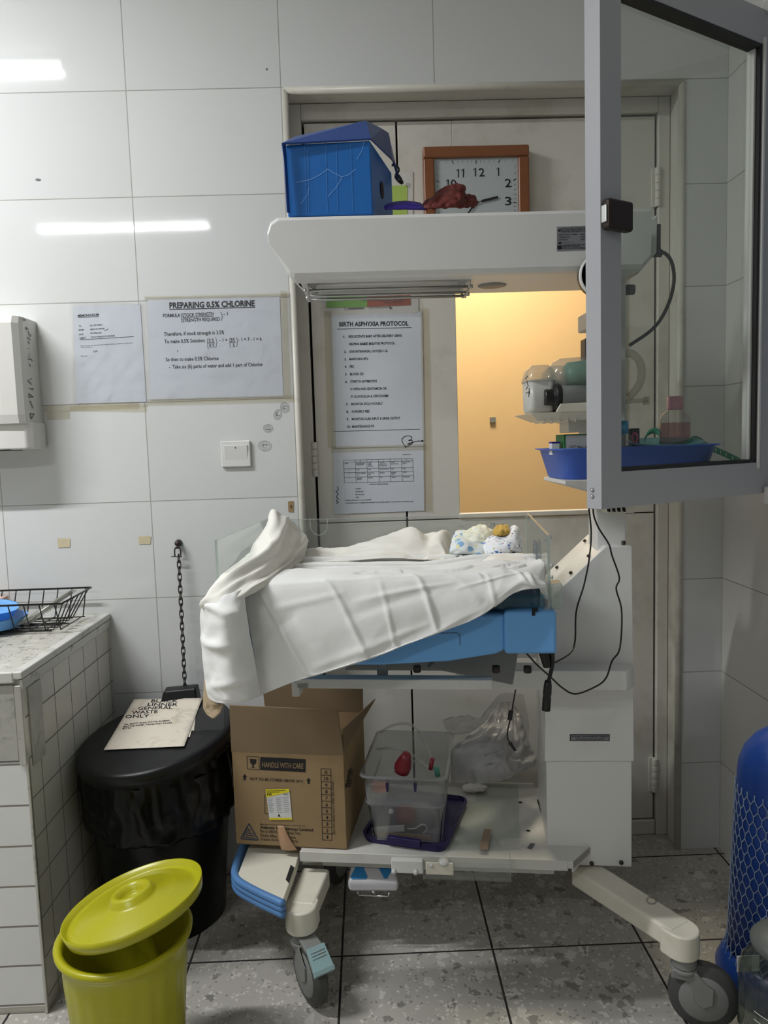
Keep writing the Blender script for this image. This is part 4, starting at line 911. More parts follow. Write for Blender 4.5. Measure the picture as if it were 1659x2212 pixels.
# gauge and screen behind the sash
q = at(1297, 594, -.60); b = MB().lathe([(0, 0), (.043, 0), (.046, .004), (.046, .022), (0, .022)], q, (0, 1, 0), n=36); ga = build('round_gauge', b, m_black, wm)
b = MB().lathe([(.043, -.003), (.0475, -.003), (.0475, .006), (.043, .006), (.043, -.003)], q, (0, 1, 0), n=36); build('gauge_rim', b, m_whitep, ga)
b = MB(); q0 = at(1265, 886, -.56); q1 = at(1330, 728, -.56); b.box(q0.x, q1.x, -.56, -.52, q0.z, q1.z); sc_ = build('control_panel', b, m_black, wm, bevel=.003)
b = MB(); b.box(q0.x-.002, q0.x+.004, -.555, -.53, q0.z+.004, q0.z+.05); build('blue_side_strip', b, m_basin, sc_)
b = MB(); b.box(q0.x+.02, q0.x+.09, -.53, -.43, 1.35, 1.40); b.box(q0.x+.02, q0.x+.09, -.53, -.43, 1.60, 1.64); build_split('panel_bracket', b, m_offw, wm, bevel=.003)
# tray shelf holding the resuscitator
b = MB(); sh = [at(1143, 884, -.60), at(1275, 874, -.62)]
xa, xb = at(1146, 890, -.64).x, .76; zz = at(1143, 893, -.62).z
b.hexa([V((xa+.02, -.62, zz-.018)), V((xb, -.62, zz-.018)), V((xb, -.47, zz-.018)), V((xa+.04, -.47, zz-.018)), V((xa, -.64, zz)), V((xb, -.64, zz)), V((xb, -.45, zz)), V((xa, -.45, zz))])
b.hexa([V((xa+.055, -.645, zz)), V((xb, -.645, zz)), V((xb, -.640, zz)), V((xa+.055, -.640, zz)), V((xa+.065, -.647, zz+.018)), V((xb, -.647, zz+.020)), V((xb, -.642, zz+.020)), V((xa+.065, -.642, zz+.018))])
for k in range(5): x_ = xa+.03+k*.018; b.hexa([V((x_, -.63, zz-.022)), V((x_+.003, -.63, zz-.022)), V((x_+.02, -.47, zz-.022)), V((x_+.017, -.47, zz-.022)), V((x_, -.63, zz-.016)), V((x_+.003, -.63, zz-.016)), V((x_+.02, -.47, zz-.016)), V((x_+.017, -.47, zz-.016))])
b.box(at(1225, 905, -.57).x, xb, -.58, -.50, zz-.045, zz-.017)
build('side_tray', b, m_cream, wm, bevel=.002)
b = MB(); q = at(1215, 1043, -.60); b.hexa([V((q.x, -.62, q.z-.003)), V((.80, -.62, q.z-.045)), V((.80, -.42, q.z-.045)), V((q.x, -.42, q.z-.003)), V((q.x, -.62, q.z+.006)), V((.80, -.62, q.z+.006)), V((.80, -.42, q.z+.006)), V((q.x, -.42, q.z+.006))]); build('basin_arm', b, m_offw, wm, bevel=.002)
b = MB(); q0 = at(1305, 1108, -.47); q1 = at(1362, 1090, -.47); b.box(q0.x, q1.x, -.50, -.44, q0.z, q1.z+.02); vb = build('junction_box', b, m_cream, wm, bevel=.003)
b = MB(); hv = plane_y(-.5008)
for k in range(4): x_ = 1310+k*11; quad(b, hv, [(x_, 1095), (x_+8, 1097), (x_+9, 1106), (x_+2, 1105)])
build_split('vent_slot', b, m_gap, vb)
# white module and clear extra parts on the shelf front
b = MB(); b.box(.245, .327, -.016, .012, .248, .283, fr=dev); mo = build('rail_clamp', b, m_whitep, wm, bevel=.003)
b = MB()
for a_ in (.252, .308): q = dev(a_, -.020, .256); b.cyl(q-E2*.006, q+E2*.006, .0055, n=14)
build_split('clamp_knob', b, m_whitep, mo)
# ------------------------------------------------------------------ acrylic sheet, lying on the shelf
b = MB(); P1 = [atz(x, y, .296) for x, y in [(968, 1832), (984, 1733), (1025, 1731), (1036, 1700), (1036, 1680), (1119, 1679), (1122, 1806), (1080, 1808), (1073, 1818), (1085, 1829), (1122, 1832)]]
b.prism([V((q.x, q.y, .291)) for q in P1], (0, 0, .006)); o = build('acrylic_side_panel', b, m_acryl); tag(o, 'loose clear acrylic panel lying on the warmer shelf right of the plastic box', 'acrylic panel')
b = MB(); b.hexa([dev(.327, -.030, .247), dev(.548, -.030, .247), dev(.548, -.004, .247), dev(.327, -.004, .247), dev(.327, -.030, .250), dev(.548, -.030, .250), dev(.548, -.004, .250), dev(.327, -.004, .250)])
b.box(.327, .548, -.034, -.030, .247, .292, fr=dev).box(.544, .548, -.03, .0, .247, .305, fr=dev)
build('folded_edge', b, m_acryl, o)
b = MB(); b.box(.335, .405, -.040, -.034, .262, .295, fr=dev); q = dev(.385, -.041, .285); build('white_latch', b, m_cream, o, bevel=.003)
b = MB(); b.lathe([(0, 0), (.013, 0), (.012, .005), (0, .006)], dev(.380, -.036, .295), (0, -.3, 1), n=20); b.cyl(dev(.35, -.036, .287), dev(.35, -.043, .287), .005, n=12); build('latch_button', b, m_whitep, o)
b = MB(); hs_ = lambda x, y: atz(x, y, .2985); quad(b, hs_, [(1046, 1790), (1061, 1791), (1054, 1836), (1035, 1834)]); build('tape_strip', b, mat('brown_packing_tape', (.30, .22, .15), .5), o)
# ================================================================== SHEETS ON THE BED
def ridg(x, y, s, k=1.0):
    n0 = noise.noise(V((x*s, y*s*k, s*1.7))); return (1-abs(n0)*2.2)
def wr(u, v, seed=0, su=6, sv=3, amp=.004):
    w = noise.noise(V((u*2+seed, v*2, seed)))*.5
    return amp*(ridg(u*su+w+seed, v*sv+w, 1.0)*.6+noise.noise(V((u*su*2.2+seed, v*sv*2.2, 3)))*.5)
def cloth(name, rows, nu, nv, m, parent=None, thick=.0016, amp=.004, seed=0, su=6, sv=3, creases=(), sub=0):
    RW = [[at(*q) if len(q) == 3 else V(q[1:]) for q in r] for r in rows]
    def base(u, v): return surf(RW, u, v)
    def fn(u, v):
        p = base(u, v); e = 1e-3
        du = base(min(1, u+e), v)-base(max(0, u-e), v); dv = base(u, min(1, v+e))-base(u, max(0, v-e)); n = du.cross(dv)
        n = n.normalized() if n.length > 1e-12 else V((0, -1, 0))
        if n.y > 0: n = -n
        ed = min(1, min(u, 1-u)*12+.25)*min(1, min(v, 1-v)*12+.25)
        d = wr(u, v, seed, su, sv, amp)*ed
        for (ua, va, ub, vb_, wid, hgt) in creases:
            px_, py_ = u-ua, v-va; dx_, dy_ = ub-ua, vb_-va; t = max(0, min(1, (px_*dx_+py_*dy_)/(dx_*dx_+dy_*dy_)))
            dist = math.hypot((px_-t*dx_), (py_-t*dy_)*.5); d += hgt*math.exp(-(dist/wid)**2)*math.sin(math.pi*(.12+.76*t))
        return p+n*d
    o = build(name, MB().grid(fn, nu, nv), m, parent, solid=thick); return o
# cream cloth: far side of the bed and the heap over the left end panel
def W3(a_, b_, z_): return ('w', *bed(a_, b_, z_))
rowsC = [
 [W3(.13, .463, 1.03), W3(.20, .465, 1.035), (700, 1188, -.24), (760, 1183, -.25), (820, 1160, -.27), (880, 1146, -.29), (915, 1155, -.30), (965, 1148, -.30), (972, 1175, -.32)],
 [(662, 1186, -.26), (690, 1185, -.27), (720, 1184, -.29), (770, 1178, -.30), (835, 1158, -.32), (890, 1143, -.33), (925, 1162, -.34), (955, 1152, -.34), (975, 1185, -.36)],
 [(662, 1196, -.32), (690, 1198, -.33), (730, 1196, -.35), (780, 1188, -.36), (840, 1174, -.38), (885, 1172, -.39), (920, 1180, -.39), (950, 1172, -.39), (968, 1205, -.42)],
 [(655, 1204, -.36), (690, 1206, -.37), (740, 1205, -.39), (800, 1200, -.41), (860, 1196, -.42), (900, 1203, -.43), (930, 1200, -.43), (955, 1200, -.43), (965, 1215, -.45)],
 [(650, 1212, -.40), (690, 1213, -.41), (740, 1212, -.43), (800, 1208, -.45), (860, 1206, -.46), (900, 1208, -.47), (930, 1210, -.47), (950, 1212, -.47), (962, 1222, -.49)]]
cc = cloth('cream_cloth', rowsC, 110, 50, m_creamcloth, amp=.007, seed=4, su=5, sv=3.5)
tag(cc, 'cream cotton cloth bundled along the far bed side and heaped over its left end', 'cloth')
rowsK = [
 [(566, 1160, -.27), (578, 1128, -.27), (593, 1109, -.27), (612, 1114, -.25), (636, 1130, -.22), (652, 1148, -.20)],
 [(556, 1175, -.36), (576, 1135, -.38), (594, 1106, -.39), (616, 1120, -.36), (646, 1140, -.31), (661, 1166, -.28)],
 [(545, 1190, -.44), (566, 1168, -.48), (592, 1148, -.49), (618, 1150, -.43), (648, 1160, -.36), (663, 1176, -.31)],
 [(522, 1208, -.51), (556, 1196, -.56), (592, 1184, -.56), (622, 1180, -.48), (646, 1184, -.40), (660, 1192, -.34)],
 [(496, 1230, -.59), (536, 1224, -.64), (580, 1216, -.62), (615, 1210, -.53), (638, 1208, -.44), (652, 1208, -.38)],
 [(466, 1258, -.66), (503, 1256, -.71), (548, 1248, -.69), (592, 1238, -.62), (622, 1228, -.52), (640, 1222, -.43)],
 [(444, 1292, -.69), (474, 1292, -.76), (512, 1284, -.75), (545, 1268, -.71), (590, 1254, -.65), (620, 1242, -.55)],
 [(436, 1312, -.68), (462, 1322, -.765), (498, 1312, -.765), (524, 1292, -.735), (560, 1270, -.68), (600, 1256, -.6)]]
cloth('heaped_end', rowsK, 90, 110, m_creamcloth, cc, amp=.013, seed=9, su=3.2, sv=4.2, creases=[(.15, .75, .6, .15, .035, .014), (.45, .95, .85, .25, .03, .012), (.05, .95, .35, .5, .03, .012), (.6, .6, .9, .5, .04, -.012)])
# main white sheet
top_rows = []
xs_a = [.035, .13, .24, .35, .46, .56, .64, .70, .712]
pleats = [(.34, 1.052), (.28, 1.060), (.265, 1.048), (.19, 1.060), (.175, 1.050), (.10, 1.062), (.06, 1.060)]
for b_, z_ in pleats: top_rows.append([W3(a_, b_-.0*a_, z_+.0*a_+(.012 if (a_ > .5 and b_ < .2) else 0)) for a_ in xs_a])
edge = [(524, 1264, -.672), (600, 1262, -.683), (700, 1256, -.695), (800, 1249, -.706), (900, 1243, -.718), (1000, 1238, -.73), (1080, 1234, -.74), (1140, 1236, -.745), (1176, 1256, -.745)]
hem = [(563, 1502, -.715), (632, 1474, -.73), (717, 1449, -.742), (806, 1421, -.752), (885, 1390, -.758), (965, 1361, -.764), (1040, 1330, -.770), (1112, 1280, -.775), (1180, 1268, -.770)]
def mix(r0, r1, t, dy=0, dY=0): return [(a[0]*(1-t)+c[0]*t, a[1]*(1-t)+c[1]*t+dy, a[2]*(1-t)+c[2]*t+dY) for a, c in zip(r0, r1)]
rowsM = top_rows+[mix(edge, hem, 0, -4, .006), mix(edge, hem, .05, 0, -.008), mix(edge, hem, .25, 0, -.012), mix(edge, hem, .5, 0, -.012), mix(edge, hem, .75, 0, -.006), mix(edge, hem, .96), hem]
ws = cloth('white_bed_sheet', rowsM, 190, 150, m_sheet, amp=.005, seed=2, su=6, sv=3,
  creases=[(.06, .60, .20, .98, .007, .007), (.255, .58, .38, .98, .007, .008), (.40, .62, .46, .98, .006, .004), (.49, .56, .60, .95, .007, .008), (.33, .70, .60, .66, .006, .003), (.05, .70, .30, .66, .007, .003), (.62, .7, .85, .63, .006, .003), (.12, .97, .5, .955, .006, .003), (.66, .58, .70, .66, .006, .005), (.70, .60, .80, .9, .008, .004), (.0, .80, .16, .72, .010, -.004), (.2, .9, .55, .86, .009, .003), (.80, .55, .93, .85, .009, .005), (.60, .62, .72, .80, .012, .004), (.88, .62, .96, .9, .012, .006), (.30, .75, .55, .70, .010, -.003)])
tag(ws, 'large white cotton sheet draped over the warmer bed and its front side', 'bed sheet')
rowsF = [
 [(444, 1300, -.66), (452, 1296, -.72), (478, 1288, -.76), (505, 1280, -.755), (526, 1272, -.735)],
 [(433, 1326, -.66), (448, 1330, -.73), (476, 1328, -.785), (508, 1322, -.785), (530, 1310, -.745)],
 [(435, 1375, -.655), (450, 1378, -.73), (482, 1376, -.79), (514, 1372, -.785), (537, 1362, -.745)],
 [(439, 1425, -.65), (455, 1430, -.73), (488, 1428, -.785), (521, 1424, -.78), (547, 1418, -.742)],
 [(444, 1475, -.65), (460, 1482, -.73), (492, 1482, -.78), (528, 1478, -.775), (556, 1466, -.742)],
 [(450, 1508, -.65), (467, 1517, -.73), (496, 1519, -.775), (534, 1513, -.77), (563, 1503, -.738)]]
cloth('folded_corner', rowsF, 60, 100, m_sheet, ws, amp=.006, seed=12, su=2.5, sv=4, creases=[(.0, .42, .7, .5, .02, .006), (.2, .8, .95, .75, .02, .005), (.15, .05, .8, .25, .025, .008)])
rowsX = [
 [(975, 1228, -.50), (1010, 1212, -.48), (1050, 1190, -.45), (1100, 1188, -.44), (1140, 1200, -.46), (1160, 1218, -.50), (1172, 1225, -.5)],
 [(960, 1234, -.56), (1010, 1224, -.55), (1060, 1204, -.54), (1110, 1200, -.54), (1150, 1214, -.56), (1170, 1236, -.60), (1178, 1240, -.6)],
 [(950, 1240, -.64), (1010, 1234, -.63), (1060, 1222, -.63), (1110, 1218, -.64), (1150, 1232, -.66), (1166, 1250, -.69), (1174, 1256, -.7)],
 [(948, 1245, -.71), (1010, 1242, -.715), (1060, 1234, -.72), (1110, 1232, -.73), (1145, 1242, -.735), (1162, 1256, -.745), (1170, 1262, -.745)]]
cloth('turned_back_end', rowsX, 70, 50, m_creamcloth, cc, amp=.006, seed=21, su=3, sv=2)
rowsT = [[(442, 1465, -.64), (448, 1470, -.66), (455, 1480, -.70)], [(440, 1505, -.64), (452, 1515, -.67), (470, 1520, -.71)], [(441, 1530, -.64), (456, 1535, -.67), (482, 1521, -.71)], [(452, 1546, -.66), (462, 1552, -.68), (476, 1540, -.70)]]
o = cloth('tan_cloth', rowsT, 20, 30, m_tan, amp=.004, seed=3); tag(o, 'small tan cloth corner hanging below the white sheet over the black bin', 'cloth')
# baby clothes
def garment(name, label, rows, m, amp=.006, seed=1, thick=.004, nu=50, nv=40):
    o = cloth(name, rows, nu, nv, m, amp=amp, seed=seed, su=3, sv=3, thick=thick); tag(o, label, 'baby clothes'); return o
def printed(name, base, spots, sc=90):
    m = bpy.data.materials.new(name); n, l = nt(m); bs = n['Principled BSDF']; bs.inputs['Roughness'].default_value = .9
    geo = n.new('ShaderNodeNewGeometry'); cur = None
    for k, (c_, th, s2) in enumerate(spots):
        vo = n.new('ShaderNodeTexVoronoi'); vo.inputs['Scale'].default_value = s2
        ma = n.new('ShaderNodeMapping'); ma.inputs['Location'].default_value = (k*3.1, k*1.7, k); l.new(geo.outputs['Position'], ma.inputs[0]); l.new(ma.outputs[0], vo.inputs['Vector'])
        lt = n.new('ShaderNodeMath'); lt.operation = 'LESS_THAN'; lt.inputs[1].default_value = th; l.new(vo.outputs['Distance'], lt.inputs[0])
        mx = n.new('ShaderNodeMix'); mx.data_type = 'RGBA'; l.new(lt.outputs[0], mx.inputs[0])
        if cur: l.new(cur, mx.inputs[6])
        else: mx.inputs[6].default_value = (*base, 1)
        mx.inputs[7].default_value = (*c_, 1); cur = mx.outputs[2]
    l.new(cur, bs.inputs['Base Color']); return m
m_romper = printed('print_romper', (.78, .80, .84), [((.06, .16, .50), .24, 62), ((.28, .04, .12), .17, 70), ((.5, .45, .2), .17, 60), ((.2, .3, .5), .2, 75)])
m_yelpr = printed('print_yellow', (.76, .77, .66), [((.62, .64, .40), .3, 70), ((.6, .68, .66), .25, 50)])
m_blupr = printed('print_blue', (.72, .76, .76), [((.25, .45, .70), .38, 40), ((.75, .7, .35), .25, 45)])
garment('folded_baby_blanket', 'pale blue and yellow printed baby cloth folded on the bed, left of the romper', [
 [(980, 1160, -.36), (990, 1148, -.35), (1020, 1150, -.34), (1050, 1160, -.34), (1072, 1166, -.35)],
 [(977, 1170, -.41), (990, 1164, -.43), (1020, 1166, -.43), (1050, 1172, -.43), (1075, 1180, -.42)],
 [(974, 1186, -.43), (995, 1182, -.47), (1022, 1184, -.47), (1048, 1190, -.47), (1070, 1196, -.46)],
 [(972, 1194, -.42), (996, 1194, -.46), (1020, 1196, -.465), (1042, 1202, -.465), (1060, 1203, -.45)]], m_blupr, seed=31, thick=.006)
garment('folded_baby_shirt', 'pale yellow printed baby shirt folded on top of the blue and yellow cloth', [
 [(1020, 1146, -.33), (1034, 1136, -.32), (1046, 1138, -.31), (1068, 1150, -.31)],
 [(1004, 1150, -.37), (1034, 1140, -.38), (1054, 1146, -.38), (1072, 1158, -.37)],
 [(1000, 1157, -.41), (1026, 1164, -.44), (1048, 1168, -.44), (1058, 1166, -.42)],
 [(1004, 1164, -.42), (1026, 1172, -.45), (1046, 1174, -.45), (1056, 1172, -.43)]], m_yelpr, seed=33, thick=.006)
garment('printed_baby_romper', 'white baby romper with small blue and red prints, folded beside the acrylic end panel', [
 [(1060, 1158, -.40), (1080, 1154, -.38), (1098, 1150, -.37), (1108, 1137, -.36), (1118, 1140, -.36)],
 [(1048, 1170, -.45), (1070, 1162, -.45), (1096, 1160, -.45), (1112, 1142, -.43), (1122, 1158, -.42)],
 [(1046, 1186, -.48), (1070, 1180, -.50), (1098, 1178, -.50), (1114, 1172, -.48), (1125, 1176, -.46)],
 [(1050, 1197, -.49), (1072, 1194, -.51), (1100, 1190, -.51), (1114, 1188, -.50), (1126, 1188, -.48)],
 [(1050, 1199, -.47), (1072, 1197, -.49), (1100, 1193, -.49), (1114, 1191, -.48), (1126, 1190, -.46)]], m_romper, amp=.004, seed=35, thick=.005)
o = garment('mustard_baby_mitten', 'small mustard and cream baby mitten lying on top of the printed romper', [
 [(1072, 1140, -.40), (1082, 1136, -.39), (1095, 1138, -.39)],
 [(1068, 1148, -.43), (1082, 1146, -.45), (1099, 1148, -.44)],
 [(1070, 1156, -.44), (1080, 1156, -.46), (1098, 1154, -.45)]], m_mustard, amp=.006, seed=37, thick=.006, nu=24, nv=24)
garment('striped_baby_cloth', 'dark striped cloth edge peeking out under the folded blue and yellow baby cloth', [
 [(980, 1200, -.44), (1000, 1198, -.44), (1022, 1204, -.44), (1044, 1208, -.44)],
 [(984, 1207, -.47), (1002, 1207, -.47), (1020, 1208, -.475), (1036, 1211, -.475)]], printed('print_dark', (.25, .24, .24), [((.6, .6, .58), .35, 60)]), amp=.003, seed=39, thick=.012, nu=24, nv=10)
# ================================================================== THINGS ON THE HOOD
def rr(cx, cy, z, hx, hy, r, deg=0, n=6):
    """rounded rectangle ring of points"""
    out = []; c, s_ = math.cos(R(deg)), math.sin(R(deg))
    for qx, qy, a0 in ((1, 1, 0), (-1, 1, 90), (-1, -1, 180), (1, -1, 270)):
        for k in range(n+1):
            a = R(a0+90*k/n); x = qx*(hx-r)+r*math.cos(a); y = qy*(hy-r)+r*math.sin(a); out.append(V((cx+x*c-y*s_, cy+x*s_+y*c, z)))
    return out
def loft(mb, rings, cap0=True, cap1=True, mi=0, smooth=True):
    n = len(rings[0]); vs = [p for r_ in rings for p in r_]; fs = []
    for i in range(len(rings)-1):
        for k in range(n): fs.append((i*n+k, i*n+(k+1) % n, (i+1)*n+(k+1) % n, (i+1)*n+k))
    if cap0: fs.append(tuple(reversed(range(n))))
    if cap1: fs.append(tuple(range((len(rings)-1)*n, len(rings)*n)))
    return mb.add(vs, fs, mi, smooth)
HT = 1.8575
A0, B0_, C0 = at(621, 459.5, -.56), at(805, 453, -.562), at(849, 440, -.36)
for q in (A0, B0_, C0): q.z = HT
up_ = at(617, 311, A0.y).z-HT
side = C0-B0_
bb = thing('blue_file_box', (A0+C0)/2, 'blue corrugated plastic box with a loose dark lid standing on the heater hood', 'box')
D0 = A0+side
TA = at(616, 313, A0.y-.002); TB = at(799, 303, B0_.y-.002); TC = TB+side*1.0; TD = TA+side
b = MB(); b.hexa([A0, B0_, C0, D0, TA, TB, TC, TD]); bx = build('box_body', b, m_bluebox, bb, bevel=.003)
nb = (B0_-A0).cross(TA-A0).normalized(); nb = nb if nb.y < 0 else -nb
hf = plane_pn(A0+nb*.0008, nb); b = MB()
for x0_, x1_ in [(658, 662), (664.5, 667), (703, 707), (726, 729), (757, 762)]: line(b, hf, [(x0_, 306), (x1_, 456)], 1.6)
build('flute_crease', b, mat('pale_crease', (.05, .22, .62), .35), bx)
b = MB(); line(b, hf, [(640, 394), (670, 388), (690, 378), (708, 365), (722, 374), (738, 382), (752, 378), (768, 365)], 1.2); line(b, hf, [(708, 425), (728, 402), (738, 384)], 1.0); line(b, hf, [(770, 345), (782, 325), (786, 306)], 1); line(b, hf, [(650, 440), (664, 420), (668, 405)], .8)
build('scratch', b, mat('pale_scratch', (.25, .45, .80), .5), bx)
b = MB(); ns = (B0_-C0).cross(V((0, 0, 1))).normalized(); ns = ns if ns.x > 0 else -ns
c_ = B0_.lerp(C0, .45)+V((0, 0, up_*.52)); ds = (C0-B0_).normalized(); ring = [c_+ns*.0012+ds*math.cos(a)*.016+V((0, 0, math.sin(a)*.02)) for a in [2*math.pi*k/16 for k in range(16)]]; b.add(ring, [tuple(range(16))]); build('hand_hole', b, mat('hole_dark', (.05, .03, .02), .8), bx)
Yf = A0.y; Yb = C0.y
lid = [at(608.5, 311, Yf-.014), at(801, 301, Yf-.008), at(790, 262, Yf+.09), at(824, 279, Yf+.13), at(838, 288, Yb-.02), at(860, 386, Yb+.005), at(850, 350, Yb-.03), at(846, 344, Yf+.10), at(640, 296, Yf+.09)]
b = MB().add(lid, [(0, 1, 2, 8), (1, 7, 3, 2), (7, 6, 4, 3), (6, 5, 4)]); build('box_lid', b, m_bluelid, bb, solid=.004)
b = MB(); b.add([at(608.5, 311, Yf-.014), at(617, 313, Yf-.006), at(626, 460, Yf-.006), at(620, 459, Yf-.012), at(613, 345, Yf-.014)], [(0, 1, 2, 3, 4)]); build('left_edge_fold', b, m_bluelid, bb, solid=.002)
b = MB(); b.tube(smooth_path([at(x, y, Yb+.012) for x, y in [(846, 356), (856, 358), (861, 368), (854, 380), (860, 390), (869, 396), (864, 384), (856, 374)]], 30), .0035); build('black_strap', b, m_black, bb)
def lump(name, label, cat, rows, m, amp=.004, seed=1, nu=40, nv=30, thick=.004, su=3, sv=3):
    o = cloth(name, rows, nu, nv, m, amp=amp, seed=seed, su=su, sv=sv, thick=thick); tag(o, label, cat); return o
lump('maroon_cloth', 'crumpled maroon cloth pouch lying on the heater hood in front of the clock', 'cloth', [
 [(915, 449, -.50), (925, 436, -.46), (950, 416, -.45), (975, 404, -.45), (996, 403, -.45), (1000, 420, -.44), (1020, 428, -.44), (1028, 440, -.45)],
 [(912, 450, -.52), (928, 438, -.50), (955, 420, -.49), (980, 406, -.49), (997, 410, -.49), (1004, 430, -.48), (1020, 430, -.48), (1029, 443, -.48)],
 [(914, 451, -.53), (930, 446, -.53), (958, 434, -.53), (985, 428, -.53), (998, 432, -.52), (1006, 440, -.51), (1018, 442, -.51), (1026, 446, -.50)],
 [(915, 451.5, -.54), (932, 451, -.545), (960, 450, -.545), (985, 449, -.545), (1000, 448.5, -.54), (1008, 448, -.53), (1018, 447.5, -.52), (1024, 447, -.51)]], m_maroon, amp=.009, seed=51, su=7, sv=4, nu=70, nv=50)
lump('violet_cloth', 'folded violet cloth on the heater hood between the blue box and the maroon cloth', 'cloth', [
 [(832, 446, -.50), (850, 438, -.48), (880, 436, -.48), (905, 440, -.49), (916, 449, -.50)],
 [(830, 449, -.53), (850, 441, -.53), (880, 439, -.53), (904, 443, -.53), (917, 451, -.53)],
 [(832, 452.5, -.545), (850, 452, -.55), (880, 452, -.55), (904, 452, -.55), (918, 451.8, -.545)]], m_violet, amp=.002, seed=53, su=3)
# ================================================================== RESUSCITATION KIT AND BASIN
def vlathe(c, prof, n=32, ax=(0, 0, 1), mi=0): return MB().lathe(prof, c, ax, n, mi)
TZ = zz   # side tray top
def suction_jar(px, w, Yc, label):
    c_ = at(px, 893, Yc); c_.z = TZ+.001; r_ = w
    t = thing('suction_jar', c_, label, 'jar', 'suction jars on the side tray')
    hx, hy = r_, .045
    b = MB(); loft(b, [rr(c_.x, Yc, c_.z, hx*.85, hy*.8, .012), rr(c_.x, Yc, c_.z+.01, hx*.95, hy*.95, .014), rr(c_.x, Yc, c_.z+.075, hx, hy, .016)]); build('jar_body', b, mat('grey_white_plastic', (.50, .50, .47), .35), t)
    b = MB(); loft(b, [rr(c_.x, Yc, c_.z+.072, hx*1.08, hy*1.06, .018), rr(c_.x, Yc, c_.z+.078, hx*1.08, hy*1.06, .018), rr(c_.x, Yc, c_.z+.098, hx*.95, hy*.9, .018), rr(c_.x, Yc, c_.z+.108, hx*.7, hy*.7, .014)]); build('clear_lid', b, m_clearw, t)
    return t
j1 = suction_jar(1163, .030, -.555, 'cloudy white jar with clear lid, leftmost on the side tray')
j2 = suction_jar(1200, .030, -.53, 'cloudy white jar with clear lid, behind the black capped canister')
b = MB(); hj = plane_y(-.6015); [line(b, hj, q, 1.6) for q in ([(1135, 820), (1140, 812)], [(1138, 822), (1141, 834), (1136, 842)], [(1136, 850), (1143, 846), (1142, 858)], [(1143, 838), (1144, 852)])]
build('handwriting', b, m_ink, j1)
# hand resuscitator
rs = thing('hand_resuscitator', at(1235, 850, -.58), 'green self-inflating resuscitator bag with black capped grey canister on side tray', 'resuscitator')
p0, p1 = at(1200, 858, -.60), at(1300, 856, -.60); b = MB().lathe([(0, 0), (.022, 0), (.027, .004), (.027, .012), (.026, .014), (.026, .12), (0, .12)], p0, p1-p0, n=30); build('canister', b, mat('grey_translucent_look', (.30, .32, .30), .3), rs)
b = MB(); d_ = (p1-p0).normalized(); b.lathe([(0, -.026), (.016, -.026), (.018, -.024), (.018, -.006), (.023, -.004), (.029, -.002), (.030, .008), (.027, .010), (0, .010)], p0, d_, n=24)
b.box(p0.x-.003, p0.x+.010, -.625, -.615, p0.z-.045, p0.z-.02); build('black_cap', b, m_black, rs, bevel=.0015)
p0, p1 = at(1218, 815, -.56), at(1330, 812, -.56); b = MB().lathe([(0, 0), (.026, .001), (.034, .008), (.037, .03), (.039, .07), (.037, .10), (.02, .125), (0, .125)], p0, p1-p0, n=30, rip=lambda a, h: 1+.05*math.sin(h*90+a*3)); build('bag', b, m_green, rs)
b = MB().lathe([(.02, -.035), (.034, -.028), (.043, -.01), (.045, .03), (.045, .10)], p0, p1-p0, n=30); build('clear_shell', b, m_clearw, rs)
b = MB(); q0 = at(1192, 826, -.575); b.lathe([(.016, 0), (.020, .002), (.022, .02), (.014, .03)], q0, p1-p0, n=24); b.lathe([(.010, -.02), (.012, 0)], q0, p1-p0, n=24); build('mask_connector', b, m_clearw, rs)
# basin
bz1, bz0 = 1.320, 1.248
bc = ((at(1163, 972, -.55).x+at(1530, 975, -.47).x)/2, -.505)
bhx, bhy, bdg = .198, .105, 4
b = MB()
loft(b, [rr(*bc, bz0, bhx*.84, bhy*.80, .035, bdg), rr(*bc, bz0+.004, bhx*.87, bhy*.84, .04, bdg), rr(*bc, bz1-.004, bhx*.96, bhy*.955, .045, bdg), rr(*bc, bz1-.001, bhx*1.02, bhy*1.03, .05, bdg), rr(*bc, bz1+.001, bhx*1.02, bhy*1.03, .05, bdg), rr(*bc, bz1, bhx*.955, bhy*.95, .045, bdg), rr(*bc, bz0+.008, bhx*.85, bhy*.82, .038, bdg)])
bs = build('plastic_basin', b, m_basin); tag(bs, 'royal blue rectangular plastic basin of supplies on the warmer bracket behind the open window', 'basin')
def carton(name, label, x0, x1, y0, y1, z0, z1, m, edge=None, txt=None):
    o = build(name, MB().box(x0, x1, y0, y1, z0, z1), m, bevel=.0008); tag(o, label, 'medicine box')
    if edge: b = MB(); b.box(x0-.0006, x0+.003, y0-.0006, y1, z0, z1+.0004).box(x0, x1, y0-.0006, y0+.003, z1-.002, z1+.0006); build('green_edge', b, edge, o)
    return o
xe = at(1219, 955, -.565).x
mb_ = carton('medicine_box', 'white medicine box with green edges and lot number standing in the basin', xe, xe+.12, -.565, -.49, bz0+.010, at(1222, 939, -.565).z, m_whitep, mat('green_edge', (.02, .22, .06), .5))
b = MB(); hm = plane_y(-.5662); text(b, 'LOT No.: 2022', hm, (1229, 967), (1280, 968), 5, .01); build('printed_text', b, m_ink, mb_)
xe2 = at(1193, 960, -.56).x; c2 = carton('small_medicine_box', 'tiny white medicine box with violet top, leftmost in the basin', xe2, xe2+.018, -.555, -.53, 1.306, at(1190, 955, -.55).z, m_whitep)
build('violet_top', MB().box(xe2-.0005, xe2+.0205, -.5555, -.5295, at(1190, 958, -.55).z, at(1190, 955, -.55).z+.0006), m_violet, c2)
